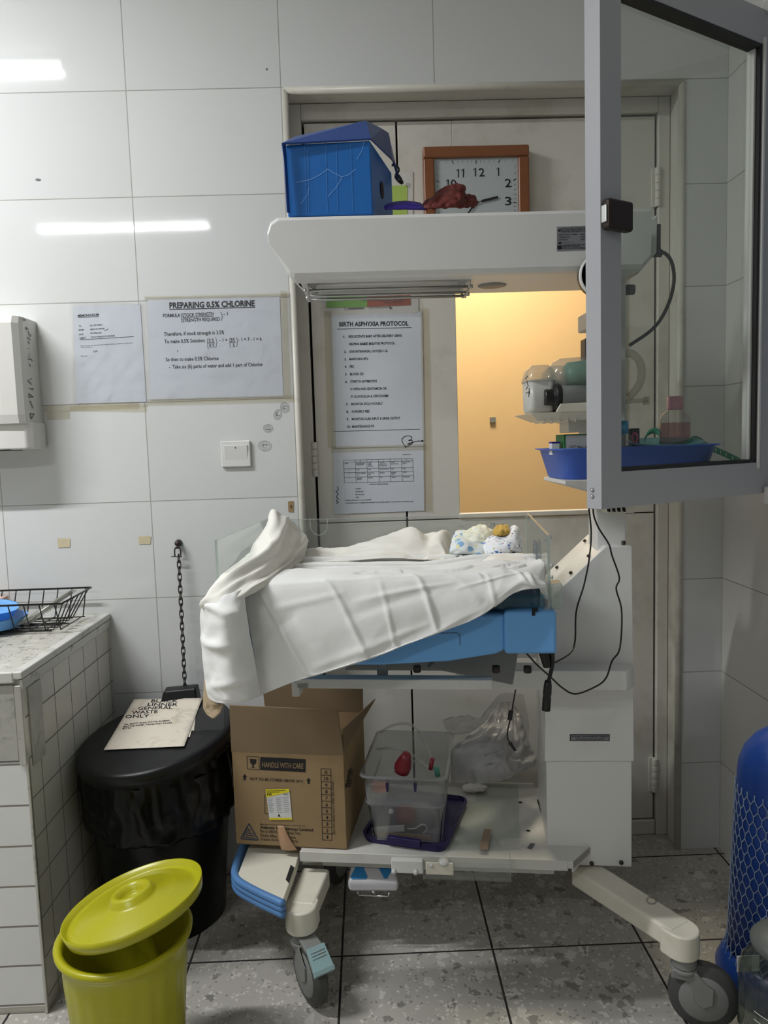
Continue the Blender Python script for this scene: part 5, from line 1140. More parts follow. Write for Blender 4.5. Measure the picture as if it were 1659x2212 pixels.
def bottle(name, label, px, py, Y, h, r_, liquid, capm, capr, caph, m=m_clearw, ell=.7):
    c_ = at(px, py, Y); 
    t = thing(name, c_, label, 'bottle'); sh = h-caph
    b = MB().lathe([(0, .0), (r_*.92, 0), (r_, .004), (r_, sh*.68), (r_*.85, sh*.84), (r_*.5, sh*.96), (r_*.42, sh), (0, sh)], c_, n=32, sc=(1, ell), ex=(1, 0, 0)); build('bottle_body', b, m, t)
    if liquid: b = MB().lathe([(0, .003), (r_*.9, .003), (r_*.96, .006), (r_*.96, sh*.62), (0, sh*.62)], c_, n=32, sc=(1, ell*.95), ex=(1, 0, 0)); build('liquid', b, liquid, t)
    b = MB().lathe([(capr, sh-.002), (capr*1.03, sh), (capr, sh+caph), (0, sh+caph)], c_, n=28, rip=lambda a, h_: 1+.01*math.sin(a*14)); build('cap', b, capm, t); return t
m_clr = clear('clear_plastic', (.92, .92, .92), 1.2, .05, .12, (.7, .7, .7))
bottle('pink_capped_bottle', 'clear bottle of pale pink liquid with a pink cap, standing in the basin', 1458, 961, -.47, .118, .038, clear('pink_liquid', (.85, .66, .66), .6, .05, .15, (.6, .35, .38)), m_pink, .0185, .030, m_clr)
bottle('blue_capped_bottle', 'small clear squeeze bottle with a sky blue cap, in the basin beside the post', 1348, 978, -.53, .075, .019, None, mat('sky_cap', (.05, .35, .62), .4), .010, .028, m_clr)
def flat_lid(name, label, px, py, Y, r_, m, tilt=(0, -.12, 1)):
    c_ = at(px, py, Y); o = build(name, MB().lathe([(0, -.012), (r_*.55, -.012), (r_*.9, -.003), (r_, 0), (r_, .003), (r_*.93, .002), (r_*.6, -.008), (0, -.008)], c_, tilt, n=48), m); tag(o, label, 'dish'); return o
flat_lid('turquoise_dish', 'shallow turquoise plastic dish lying across the basin under the pink bottle', 1437, 955, -.50, .088, m_turq, (.0, -.10, 1))
o = build('dark_case', MB().box(at(1361, 930, -.46).x, at(1381, 930, -.46).x, -.465, -.445, bz0+.01, at(1370, 925, -.46).z), m_black, bevel=.003); tag(o, 'small dark grey case upright in the basin behind the blue capped bottle', 'case')
c_ = at(1370, 947, -.50); o = build('pink_id_band', MB().tube(smooth_path([c_+V((0, 0, .012)), c_+V((.006, 0, .008)), c_+V((.007, 0, -.004)), c_+V((.002, 0, -.013)), c_+V((-.003, 0, -.006)), c_+V((-.004, 0, .006))], 24, True), .003, closed=True), m_hotpink); tag(o, 'bright pink plastic tag loop in the basin', 'tag')
def ribbon(pts, wv, n=40):
    pts = smooth_path(pts, n); b = MB(); vs = []; 
    for p in pts: vs += [p-V(wv)/2, p+V(wv)/2]
    b.add(vs, [(2*i, 2*i+1, 2*i+3, 2*i+2) for i in range(n-1)], 0, True); return b
tp = [at(1392, 950, -.44), at(1400, 936, -.44), at(1415, 930, -.44), at(1426, 940, -.45), at(1424, 955, -.45), at(1440, 962, -.46), at(1480, 957, -.49), at(1498, 948, -.48), at(1512, 952, -.47), at(1530, 965, -.47), at(1560, 978, -.47), at(1598, 996, -.465)]
o = build('tape_measure', ribbon(tp, (.004, .003, .014), 70), m_gtape, solid=.0008); tag(o, 'green tape measure coiled in the basin, its end hanging over the right rim', 'tape measure')
b = MB(); P_s = smooth_path(tp, 70)
for k in range(44, 69, 2): q = P_s[k]; b.add([q+V((-.001, -.0012, -.005)), q+V((.001, -.0012, -.005)), q+V((.001, -.0012, .004)), q+V((-.001, -.0012, .004))], [(0, 1, 2, 3)])
build('graduation_mark', b, m_whitep, o)
# hose holder behind the sash
b = MB(); q = at(1372, 868, -.44); b.cyl(q+V((-.05, 0, 0)), q+V((.03, 0, .004)), .006); b.cyl(q+V((.028, 0, -.008)), q+V((.028, 0, .012)), .008); b.tube(smooth_path([at(x, y, -.44) for x, y in [(1358, 858), (1366, 850), (1376, 838), (1384, 822), (1386, 800), (1380, 778), (1366, 765), (1352, 764)]], 30), .010, 12)
build('hose_holder', b, m_clearw, wm)
# ================================================================== CORDS
def cord(name, label, pts, r_, m=m_black, n=80, cat='cable'):
    o = build(name, MB().tube(smooth_path([at(*q) for q in pts], n), r_, 8), m); tag(o, label, cat); return o
cd = cord('looped_cable', 'thin black cord looping down the warmer column from behind the window sash', [(1281, 1095, -.52), (1283, 1115, -.52), (1294, 1142, -.52), (1315, 1175, -.53), (1322, 1200, -.535), (1338, 1248, -.535), (1331, 1272, -.535), (1343, 1320, -.54), (1339, 1400, -.56), (1322, 1428, -.58), (1309, 1465, -.60), (1285, 1484, -.61), (1243, 1499, -.62), (1215, 1486, -.62), (1190, 1463, -.63), (1160, 1436, -.65), (1138, 1412, -.66), (1122, 1393, -.66)], .0021)
cd2 = cord('black_power_lead', 'black lead falling straight from the window sash to the connector below the bed', [(1272, 1098, -.52), (1277, 1150, -.52), (1273, 1205, -.53), (1262, 1262, -.54), (1245, 1320, -.56), (1242, 1385, -.59), (1230, 1412, -.62), (1195, 1433, -.66)], .0021)
b = MB(); q0, q1 = at(1172, 1392, -.68), at(1184, 1440, -.68); b.cyl(q0, q1, .014, .011, n=16); build('moulded_plug', b, m_black, cd2, bevel=.002)
b = MB(); b.tube(smooth_path([at(x, y, -.69) for x, y in [(1192, 1388), (1194, 1430), (1188, 1460), (1183, 1480)]], 20), .0045); build('cord_tail', b, m_black, cd2)
b = MB(); q0, q1 = at(1184, 1470, -.69), at(1180, 1527, -.69); b.lathe([(0, 0), (.007, 0), (.009, .012), (.0095, .03), (.0085, .035), (.0095, .04), (.0095, .068), (0, .068)], q0, q1-q0, n=16); build('barrel_connector', b, m_black, cd2)
cd3 = cord('hanging_dc_lead', 'short black lead with barrel plug hanging in front of the white plastic bag', [(1114, 1489, -.50), (1107, 1528, -.50), (1103, 1550, -.50), (1098, 1572, -.50), (1096, 1592, -.50), (1102, 1606, -.50)], .0018)
b = MB(); q0, q1 = at(1104, 1535, -.50), at(1101, 1555, -.50); b.cyl(q0, q1, .006, n=12); build('ferrite_bead', b, m_black, cd3, bevel=.001)
b = MB(); q0, q1 = at(1101, 1604, -.50), at(1113, 1621, -.50); b.cyl(q0, q1, .0045, .0035, n=12); build('barrel_plug', b, m_black, cd3)
b = MB(); d_ = (q1-q0).normalized(); b.cyl(q1, q1+d_*.008, .0026, n=10); build('metal_tip', b, m_chrome, cd3)
# ================================================================== CARDBOARD BOX ON THE SHELF
SHZ = .2885
K0, K1 = atz(510.6, 1823.5, SHZ), atz(749.4, 1835.5, SHZ)
kd = (K1-K0).normalized(); kn = V((-kd.y, kd.x, 0)); KW = (K1-K0).length; KD = .30
KH = (at(505, 1621, K0.y).z-SHZ)
kb = lambda a_, b_, z_: K0+kd*a_+kn*b_+V((0, 0, z_))
cb = thing('cardboard_box', kb(KW/2, KD/2, 0), 'open brown cardboard box marked HANDLE WITH CARE at left end of the warmer shelf', 'box')
t_ = .005; KH2 = (at(739.5, 1633, K1.y).z-SHZ)
b = MB()
def kbox(a0, a1, b0, b1, z0, z1): b.box(a0, a1, b0, b1, z0, z1, fr=kb)
kbox(0, KW, 0, t_, 0, KH-.004); kbox(0, KW, KD-t_, KD, 0, KH); kbox(0, t_, t_, KD-t_, 0, KH); kbox(KW-t_, KW, t_, KD-t_, 0, KH); kbox(0, KW, 0, KD, 0, .004)
build('carton_body', b, m_card, cb, bevel=.0015)
F0 = [kb(-.001, 0, KH-.005), kb(KW+.001, 0, KH-.005)]
fl = [at(495, 1523.5, K0.y-.01), at(729.6, 1534, K1.y-.01)]
b = MB(); b.hexa([F0[0], F0[1], F0[1]+kn*t_, F0[0]+kn*t_, fl[0], fl[1], fl[1]+kn*t_, fl[0]+kn*t_]); build('flap', b, m_cardin, cb, bevel=.001)
sr = [kb(KW, .0+.01, KH), kb(KW, KD, KH)]
b = MB(); q0, q1 = at(741, 1575, K1.y+.03), at(812, 1510, K1.y+KD-.02); b.hexa([sr[0], sr[1], sr[1]-kd*t_, sr[0]-kd*t_, q0, q1, q1-kd*t_, q0-kd*t_]); build('flap', b, m_cardin, cb, bevel=.001)
q0, q1 = at(640, 1512, K0.y+KD), at(800, 1505, K1.y+KD)
b = MB(); b.hexa([kb(0, KD, KH), kb(KW, KD, KH), kb(KW, KD-t_, KH), kb(0, KD-t_, KH), kb(.0, KD-.02, KH+.10), kb(KW, KD+.01, KH+.095), kb(KW, KD+.01-t_, KH+.095), kb(0, KD-.02-t_, KH+.10)]); build('flap', b, m_cardin, cb, bevel=.001)
hk = plane_pn(K0-kn*.0007, kn); b = MB()
W_ = 0
quad(b, hk, [(562, 1635), (660, 1640), (660, 1668), (562, 1663)], 0)
hk2 = plane_pn(K0-kn*.0013, kn); text(b, 'HANDLE WITH CARE', hk2, (566.5, 1657), (655, 1660.5), 11, .012, 1)
line(b, hk, [(533, 1634), (559, 1635), (560, 1663), (534, 1661)], 1, 0, True)
quad(b, hk, [(539, 1639), (554, 1640), (553, 1648), (550, 1651), (548, 1652), (548, 1657), (552, 1659), (541, 1658), (545, 1657), (545, 1652), (541, 1649)])
for x, y in [(528.5, 1679), (666.5, 1687)]:
    quad(b, hk, [(x, y-7), (x+5, y-.5), (x+2.4, y-.5), (x+2.4, y+6), (x-2.4, y+6), (x-2.4, y-.5), (x-5, y-.5)])
text(b, 'NOT TO BE STORED ABOVE 30°C', hk, (540, 1685), (655, 1691), 6, .014)
X0, X1 = 693, 714.5
for k in range(12): y = 1660.5+k*14.0; line(b, hk, [(X0+k*.30, y-.2), (X1+k*.2, y+.6)], 1.1)
line(b, hk, [(X0, 1660), (X0+3.6, 1815)], 1.1); line(b, hk, [(X1, 1661), (X1+2.4, 1816)], 1.1)
for k, s_ in enumerate(['X', '10', '9', '8', '7', '6', '5', '4', '3', '2', '1']):
    y = 1671.5+k*14.0; x = 704+k*.3; w = 9 if k == 1 else (8 if k == 0 else (3 if s_ == '1' else 5)); text(b, s_, hk, (x-w/2, y), (x+w/2, y+.3), 7, .012)
text(b, 'Do not stack more than ten boxes', hk, (723.5, 1802), (720.5, 1688), 5, .008)
# maker's triangle
line(b, hk, [(538, 1779), (520, 1812), (558, 1815)], 2.2, 2, True); line(b, hk, [(535, 1787), (525, 1808), (553, 1811)], 1.8, 2); line(b, hk, [(538, 1790), (531, 1804), (550, 1806)], 1.8, 2); line(b, hk, [(541, 1792), (537, 1800), (548, 1801)], 1.8, 2)
for s_, p0, p1, cp, bo in [('Manufactured by a member of the group:', (562, 1781.5), (660, 1785), 2.4, .01), ('Atlantic Lifesciences Limited', (562, 1789.5), (676, 1796), 6, .022), ('Plot no:18B/3/A, Spintex Road, Teku.', (562, 1798), (650, 1803), 6, .004), ('Tema-Aflao Road, Tema.', (562, 1807), (640, 1812), 6, .004), ('Greater Accra Region, Ghana.', (562, 1815), (644, 1820), 6, .004)]: text(b, s_, hk, p0, p1, cp, bo)
build('printed_marks', b, [m_ink, m_card, m_navy], cb)
hk3 = plane_pn(K0-kn*.0018, kn); b = MB(); line(b, hk, [(577, 1717), (572, 1717), (572, 1757), (580, 1758)], 1)
build('printed_frame', b, m_ink, cb)
b = MB(); quad(b, hk3, [(574, 1705), (625, 1704), (631, 1771), (582, 1771)], 0); lb = build('drip_label', b, mat('label_white', (.68, .68, .68), .4), cb)
hk4 = plane_pn(K0-kn*.0024, kn); b = MB(); quad(b, hk4, [(574, 1705), (624.6, 1704), (625, 1711), (575, 1723)], 0); quad(b, hk4, [(581.6, 1766.5), (630.7, 1766.5), (631, 1771), (582, 1771)], 0)
hk5 = plane_pn(K0-kn*.0030, kn); text(b, 'NS', hk5, (577, 1718.5), (587, 1718), 5, .02, 1); text(b, '500 mL', hk5, (613, 1717), (623, 1716.6), 2.6, .02, 1); line(b, hk5, [(576, 1708.5), (616, 1707.5)], .9, 1); line(b, hk5, [(576, 1711.5), (604, 1711)], .7, 1)
for k in range(9): line(b, hk4, [(578+k*.5, 1726+k*3.6), (590+k*.5-(k % 3)*2, 1725.6+k*3.6)], .7, 2); line(b, hk4, [(595+k*.5, 1724+k*3.9), (607+k*.5-(k % 2)*2, 1723.6+k*3.9)], .7, 2); line(b, hk4, [(610+k*.5, 1722+k*4), (623+k*.5-(k % 3), 1721.6+k*4)], .7, 2)
quad(b, hk4, [(602.5, 1758), (606, 1764), (599.5, 1764)], 1)
build('label_print', b, [m_yell, m_ink, m_greyink], lb)
def torn(u, v):
    p = hk3(600+u*14+v*(12-10*(1-u)*.3)+v*v*8, 1783+v*52); p = p-kn*(.002+.007*math.sin(u*3)*math.sin(v*2.6)); return p
b = MB().grid(lambda u, v: torn(u, v)+kd*((u-.5)*.022*v), 10, 20); build('torn_tape', b, mat('pinkish_tape', (.45, .27, .16), .4), cb, solid=.0006)
b = MB(); hsd = plane_pn(K1+kd*.0008, kd)
text(b, 'KEEP DRY', hsd, (757, 1700), (764, 1660), 8, .02); text(b, 'FRAGILE', hsd, (750, 1702), (757, 1664), 5, .02); build('side_print', b, m_ink, cb)
# ================================================================== TRANSLUCENT BOX ON ITS PURPLE LID
PL = [atz(x, y, .305) for x, y in [(782, 1800), (966, 1826), (985, 1722)]]
pdir = (PL[1]-PL[0]).normalized(); pdeg = math.degrees(math.atan2(pdir.y, pdir.x)); pnn = V((-pdir.y, pdir.x, 0))
pw = (PL[1]-PL[0]).length; pc = PL[0]+pdir*pw/2+pnn*.130
lidp = build('storage_lid', loft(MB(), [rr(pc.x, pc.y, SHZ, pw/2-.006, .140, .025, pdeg), rr(pc.x, pc.y, SHZ+.012, pw/2+.002, (.140), .028, pdeg), rr(pc.x, pc.y, SHZ+.018, pw/2+.002, (.140), .028, pdeg), rr(pc.x, pc.y, SHZ+.018, pw/2-.006, .140, .025, pdeg), rr(pc.x, pc.y, SHZ+.008, pw/2-.010, .136, .022, pdeg)]), m_purple, bevel=.001)  # the storage box's own lid, lying under it
tag(lidp, 'dark violet plastic lid used as tray under the translucent storage box', 'tray')
b = MB(); q = pc-pnn*.150; b.hexa([q-pdir*.04+V((0, 0, -.006-.003)), q+pdir*.05+V((0, 0, -.009)), q+pdir*.05+pnn*.012+V((0, 0, -.009)), q-pdir*.04+pnn*.012+V((0, 0, -.009)), q-pdir*.04+V((0, 0, .012)), q+pdir*.05+V((0, 0, .012)), q+pdir*.05+pnn*.012+V((0, 0, .012)), q-pdir*.04+pnn*.012+V((0, 0, .012))]); build('clip', b, m_purple, lidp, bevel=.002)
CB = SHZ+.013; CT = .488
cbase = [atz(804, 1811, CB+.003), atz(953.6, 1818.5, CB+.003)]; ctop = [atz(781, 1676, CT), atz(961, 1682, CT)]
cw0 = (cbase[1]-cbase[0]).length/2; cw1 = (ctop[1]-ctop[0]).length/2
cc0 = (cbase[0]+cbase[1])/2; cd_ = (cbase[1]-cbase[0]).normalized(); cdg = math.degrees(math.atan2(cd_.y, cd_.x)); cnn = V((-cd_.y, cd_.x, 0))
ce0 = cc0+cnn*.125; ce1 = (ctop[0]+ctop[1])/2+cnn*.150
cx_ = lambda z: ce0.lerp(ce1, (z-CB)/(CT-CB)); cw_ = lambda z: cw0+(cw1-cw0)*(z-CB)/(CT-CB); cl_ = lambda z: .125+.025*(z-CB)/(CT-CB)
def ring(z, dw=0, r_=.02): c_ = cx_(z); return rr(c_.x, c_.y, z, cw_(z)+dw, cl_(z)+dw, r_, cdg)
b = MB(); loft(b, [ring(CB), ring(CB+.10), ring(CB+.102, .004), ring(CB+.108, .004), ring(CB+.11, .001), ring(CT-.006), ring(CT-.005, .007), ring(CT, .008), ring(CT, 0)], True, False)
sb = build('storage_box', b, m_cont); tag(sb, 'open translucent plastic storage box of medical odds and ends on the warmer shelf', 'storage box')
b = MB(); hcf = plane_pn(cbase[0]-cnn*.018, cnn)
for x in (838, 898): b.hexa([hcf(x-4, 1689)-cnn*.012, hcf(x+3, 1689)-cnn*.012, hcf(x+1.5, 1708)-cnn*.008, hcf(x-2, 1708)-cnn*.008, hcf(x-4, 1689)-cnn*.006, hcf(x+3, 1689)-cnn*.006, hcf(x+1.5, 1708)-cnn*.002, hcf(x-2, 1708)-cnn*.002])
build_split('violet_clip', b, m_purple, sb)
def inbox(x, y, dpt): return atp(x, y, cc0+cnn*dpt, cnn)
q = inbox(874, 1760, .05); o = build('red_mask', MB().lathe([(0, -.012), (.022, -.010), (.030, 0), (.026, .012), (0, .02)], q, (-.2, -1, .1), n=24), m_red); tag(o, 'dark red rubber mask inside the lower half of the translucent box', 'mask')
q = inbox(866, 1652, .07); o = build('red_cap', MB().lathe([(0, 0), (.021, .002), (.023, .02), (.016, .045), (.010, .06), (0, .062)], q+V((0, 0, -.02)), (.3, -.2, 1), n=24), m_red); tag(o, 'glossy red cap near the top of the translucent box', 'bulb')  # red cap among the contents of the box
q = inbox(845, 1753, .016); o = build('white_bead', MB().lathe([(0, -.007), (.005, -.005), (.007, 0), (.005, .005), (0, .007)], q, n=16), m_whitep); tag(o, 'small round white bead seen through the front of the translucent box', 'bead')
q = [inbox(x, y, .012) for x, y in [(812, 1803), (925, 1812)]]; b = MB(); d_ = (q[1]-q[0]); u_ = V((0, 0, .0095)); ex = d_.normalized()
pol = [q[0]-u_, q[1]-u_]+[q[1]+ex*.009*math.sin(a)-u_*math.cos(a) for a in (.5, 1.0, 1.57, 2.1, 2.6)]+[q[1]+u_, q[0]+u_]+[q[0]-ex*.009*math.sin(a)+u_*math.cos(a) for a in (.5, 1.0, 1.57, 2.1, 2.6)]
o = build('wooden_spatula', b.prism(pol, cnn*.002), m_wood2); tag(o, 'flat wooden tongue depressor at the bottom of the translucent box', 'spatula')
q = [inbox(*t, .02) for t in [(803, 1788), (872, 1783), (874, 1796), (806, 1800)]]; o = build('white_strip', MB().prism(q, cnn*.004), m_whitep); tag(o, 'white plastic strip above the wooden tongue depressor in the box', 'strip')
o = build('white_loop', MB().tube(smooth_path([inbox(x, y, .025) for x, y in [(880, 1790), (896, 1790), (908, 1782), (918, 1782), (922, 1792), (914, 1800)]], 24), .0017), m_whitep); tag(o, 'thin white looped tube end inside the translucent box', 'tube')
q = [inbox(*t, .01) for t in [(803, 1687), (834, 1690), (833, 1713), (804, 1712)]]; o = build('orange_card', MB().prism(q, cnn*.002), m_pinkc); tag(o, 'small orange card inside the upper left of the translucent box', 'card')
q = inbox(930, 1662, .06); b = MB(); b.cyl(q, q+V((.006, 0, .03)), .006); o = build('red_white_ampoule', b, m_red); tag(o, 'small red topped ampoule at the right of the translucent box', 'ampoule')
q = inbox(946, 1676, .05); b = MB(); b.cyl(q, q+V((-.004, 0, .024)), .007); o = build('green_cap', b, m_green); tag(o, 'small dark green cap at the right of the translucent box', 'stopper')  # green cap beside the ampoule
for k, (pts, lb_) in enumerate([([(822, 1582, .20), (845, 1568, .17), (880, 1563, .14), (905, 1580, .12), (925, 1620, .11), (940, 1665, .10)], 'tallest clear tube arching out of the translucent box'), ([(790, 1712, .0), (812, 1692, .02), (845, 1668, .05), (880, 1652, .08), (905, 1640, .1)], 'clear tube crossing the front rim of the translucent box'), ([(815, 1618, .15), (850, 1616, .12), (885, 1628, .10), (915, 1650, .08), (935, 1668, .06)], 'lower clear tube curling inside the translucent box')]):
    o = build('clear_tubing', MB().tube(smooth_path([inbox(*q) for q in pts], 40), .0038, 10), m_tube); tag(o, lb_, 'tubing', 'clear tubes in the translucent box')
def blob(u, v, c_, sx, sy, sz, seed, amp):
    a = 2*math.pi*u; t = math.pi*(v-.5); d = V((math.cos(a)*math.cos(t), math.sin(a)*math.cos(t), math.sin(t))); k = 1+amp*(1-abs(noise.noise(d*2.2+V((seed, 0, 0))))*3)*.5+amp*.5*noise.noise(d*6+V((seed, 1, 0)))
    return c_+V((d.x*sx, d.y*sy, d.z*sz))*k
o = build('plastic_pouch', MB().grid(lambda u, v: blob(u, v, inbox(905, 1765, .10), .045, .03, .04, 5, .25), 30, 20), m_pbag); tag(o, 'milky crumpled pouch in the lower right of the translucent box', 'pouch')
# ================================================================== WHITE PLASTIC BAG, TISSUE
rowsB = [
 [(1068, 1528, -.14), (1078, 1520, -.12), (1092, 1515, -.10), (1108, 1520, -.10), (1118, 1532, -.12)],
 [(1050, 1560, -.20), (1070, 1556, -.20), (1092, 1555, -.20), (1112, 1560, -.18), (1130, 1570, -.15)],
 [(1010, 1590, -.24), (1050, 1588, -.27), (1085, 1592, -.28), (1112, 1600, -.26), (1140, 1600, -.18)],
 [(978, 1618, -.24), (1030, 1620, -.31), (1075, 1630, -.33), (1110, 1640, -.30), (1152, 1625, -.2)],
 [(975, 1655, -.24), (1020, 1658, -.33), (1070, 1660, -.35), (1115, 1662, -.32), (1158, 1640, -.22)],
 [(975, 1690, -.24), (1020, 1692, -.31), (1065, 1688, -.32), (1110, 1675, -.28), (1155, 1655, -.2)]]
o = cloth('plastic_bag', rowsB, 90, 90, m_pbag, amp=.014, seed=61, su=6, sv=5, thick=0.0008); tag(o, 'crumpled translucent white plastic bag slumped at the back of the warmer shelf', 'plastic bag')
rowsB2 = [[(955, 1555, -.08), (1000, 1546, -.06), (1040, 1550, -.05), (1080, 1500, -.08), (1130, 1500, -.08)], [(960, 1570, -.12), (1005, 1562, -.1), (1045, 1568, -.1), (1090, 1530, -.1), (1142, 1560, -.1)], [(975, 1590, -.15), (1010, 1585, -.14), (1050, 1585, -.13), (1100, 1580, -.12), (1140, 1612, -.12)]]
cloth('clear_part', rowsB2, 50, 30, clear('clear_bag_film', (.9, .9, .9), 1.5, .1, .12, (.6, .6, .6), bump=.8, bscale=40), o, amp=.01, seed=63, thick=.0006)
b = MB(); hbg = plane_y(-.355); text(b, 'MEDICAL CENTRE', hbg, (1046, 1633), (1078, 1625), 4, .02); text(b, 'PHARMACY', hbg, (1050, 1655), (1072, 1648), 3, .02); build('printed_text', b, m_greyink, o)
o = build('crumpled_tissue', MB().grid(lambda u, v: blob(u, v, atz(1025, 1702, .30), .036, .02, .010, 8, .35), 30, 16), m_creamcloth); tag(o, 'crumpled cream tissue on the shelf behind the loose acrylic panel', 'tissue')
# ================================================================== BLACK BIN
BB, BT = V((-.41, -.20, 0)), V((-.385, -.292, .545))
bn = thing('black_bin', BB, 'large black round bin lined with a black bag, standing in the corner by the counter', 'bin')
def bpt(u, v):
    z = v*.50; c_ = BB.lerp(BT, v); r_ = .165+.028*v; a = 2*math.pi*u; q = 1+.02*noise.noise(V((math.cos(a)*3, math.sin(a)*3, z*5)))
    return V((c_.x+math.cos(a)*r_*q, c_.y+math.sin(a)*r_*q, z))
b = MB().grid(bpt, 60, 20); b.add([bpt(k/60, 0) for k in range(60)], [tuple(range(60))]); build('bin_body', b, m_bag, bn)
def bagp(u, v):
    a = 2*math.pi*u; z = .532-v*.20; c_ = BB.lerp(BT, z/.545); n_ = noise.noise(V((math.cos(a)*5, math.sin(a)*5, v*3))); r_ = .194+.012*math.sin(v*3.0)+.010*n_+.004*math.sin(a*24+n_*6)
    return V((c_.x+math.cos(a)*r_, c_.y+math.sin(a)*r_, z+(.02*noise.noise(V((math.cos(a)*2, math.sin(a)*2, 5))) if v > .8 else 0)))
build('bin_liner', MB().grid(bagp, 120, 20), m_bag, bn, solid=.001)
lc = V((-.385, -.300, .568)); la = V((-.12, -.12, 1)).normalized()
b = MB().lathe([(.203, -.030), (.208, -.030), (.209, -.004), (.207, .002), (.205, .006), (.19, .008), (.15, .010), (.08, .012), (0, .012)], lc, la, n=72); ld = build('bin_lid', b, m_lidb, bn)
q = at(390, 1502, -.10); b = MB(); b.hexa([q+V(w) for w in [(-.06, -.03, -.03), (.055, -.03, -.02), (.055, .03, -.02), (-.06, .03, -.03), (-.045, -.015, .020), (.05, -.015, .026), (.05, .028, .026), (-.05, .028, .020)]]); build('lid_hinge', b, m_lidb, ld, bevel=.006)
hl_ = plane_pn(lc+la*.0150, la)
def lp(u, v):
    TL, TR, BL, BR = hl_(290, 1510), hl_(437, 1508), hl_(224, 1620), hl_(398, 1612)
    p = (TL*(1-u)+TR*u)*(1-v)+(BL*(1-u)+BR*u)*v; return p+la*(.0006*abs(noise.noise(V((u*3, v*3, 2)))))
o = build('bin_notice', MB().grid(lp, 20, 20), m_oldpaper, solid=.0004); tag(o, 'stained paper notice for black liner waste lying on the black bin lid', 'notice')
b = MB(); hl2 = plane_pn(lc+la*.0162, la)
for s_, p0, p1, cp in [('BLACK', (326, 1517), (384, 1517), 6.5), ('LINNER', (318, 1524.5), (383, 1525), 6.5), ('GENERAL', (297, 1533), (372, 1531), 6.5), ('WASTE', (284, 1542), (340, 1540), 6.5), ('ONLY', (270, 1551), (322, 1549), 6.5)]: text(b, s_, hl2, p0, p1, cp, .012, 0, .05)
for s_, p0, p1 in [('EG. EMPTY PURE WATER RUBBER,', (269, 1566), (368, 1557)), ('BOTTLE, PAPER, TAKEAWAY PACKS', (267, 1570.5), (372, 1562)), ('ETC', (265, 1575), (283, 1573))]: text(b, s_, hl2, p0, p1, 2.6, .02)
build('printed_text', b, m_ink, o)
b = MB(); h3_ = plane_pn(lc+la*.0135, la); quad(b, h3_, [(400, 1540), (424, 1535), (419, 1578), (400, 1578)], 0); quad(b, h3_, [(395, 1570), (414, 1576), (410, 1592), (396, 1592)], 0)
for q_, lb_ in zip(build_split('paper_scrap', b, m_oldpaper), ['paper scrap under the right edge of the bin notice', 'second small paper scrap under the lower right edge of the bin notice']): tag(q_, lb_, 'paper scrap')
def wrp(u, v):
    p = h3_(200+u*290, 1520+v*85-20*u); return p+la*(.001+.004*abs(noise.noise(V((u*9, v*9, 7)))))
o = build('plastic_wrap', MB().grid(lambda u, v: wrp(.62+u*.36, .30+v*.6), 30, 30), clear('clear_wrap', (.95, .95, .95), 1.4, .06, .04, bump=1, bscale=50)); tag(o, 'clear crinkled plastic sleeve on the bin lid, right of the notice', 'plastic sleeve')
# ================================================================== YELLOW BIN AND ITS LID
yc = V((-.327, -.795, 0)); YH = .335
yb = thing('yellow_bin', yc, 'olive yellow plastic bucket bin with fluted sides at bottom left', 'bin')
fl_ = lambda a, h_: 1+(.016*math.sin(a*22+h_*9) if h_ < .27 else 0)
b = MB().lathe([(0, 0), (.098, 0), (.104, .01), (.122, .26), (.125, .29), (.124, .31), (.132, .322), (.138, .330), (.139, .338), (.132, .343), (.122, .338), (.118, .30), (.098, .012), (0, .012)], yc, n=132, rip=fl_); build('bin_body', b, m_ylw, yb)
lcx = at(289, 1946, -.80); 
eL, eR, eT, eB = (138, 1965), (440, 1905), (283, 1853), (297, 2050)
# lid: disc of radius .145, tilted: raised at the right and the back
tl = V((-.24, .05, 1)).normalized()
b = MB().lathe([(0, -.010), (.10, -.012), (.128, -.014), (.133, -.020), (.140, -.018), (.143, -.006), (.145, .006), (.1425, .006), (.138, -.006), (.134, -.009), (.124, -.006), (.119, -.002), (.09, .004), (.088, .0055), (.052, .0065), (.047, .012), (.043, .022), (.037, .026), (.030, .024), (.024, .014), (.021, .006), (.012, .004), (.009, .006), (0, .0065)], lcx, tl, n=72)
build('lid', b, m_ylw, yb)
# ================================================================== WIRE RACK, BOWLS, PACKET ON THE COUNTER
KZ = CZ+.003
rk = thing('wire_rack', (-.85, -.14, KZ), 'black wire dish rack on the stone counter at left edge', 'dish rack')
Tb, Tf = at(199, 1268, -.02), None
zT = at(197, 1269, -.03).z; pB_, pF = V((at(197, 1269, -.03).x, -.03, zT)), atz(133, 1304, zT)
x_r = pF.x; yF = pF.y; yBk = -.03
b = MB(); xl = -1.25
b.tube([(xl, yBk, zT), (pB_.x, yBk, zT), (x_r, yF, zT), (xl, yF, zT)], .003, 8); build('top_rim', b, m_black, rk)
zB_ = KZ+.008; in_ = .05
k = 0
bxr = x_r-.045; byF, byB = yF+.03, yBk-.035
wires = []
n_x = 13
for i in range(n_x):
    x = x_r-.02-i*.042
    wires.append([(x, yF, zT), (x+0, byF, zB_), (x, byB, zB_), (x, yBk, zT)])
for i in range(6):
    t = (i+.5)/6; y0 = yF+(yBk-yF)*t; y1 = byF+(byB-byF)*t; xr = x_r+(pB_.x-x_r)*t
    wires.append([(xl, y1, zB_-.003), (bxr+(pB_.x-x_r)*t*.7, y1, zB_-.003), (xr-.006, y0, zT-.006), (xr, y0, zT)])
for i in range(3): y1 = byF+(byB-byF)*(i/2); wires.append([(xl, y1, zB_-.003), (bxr+.03*i/2, y1, zB_-.003)])
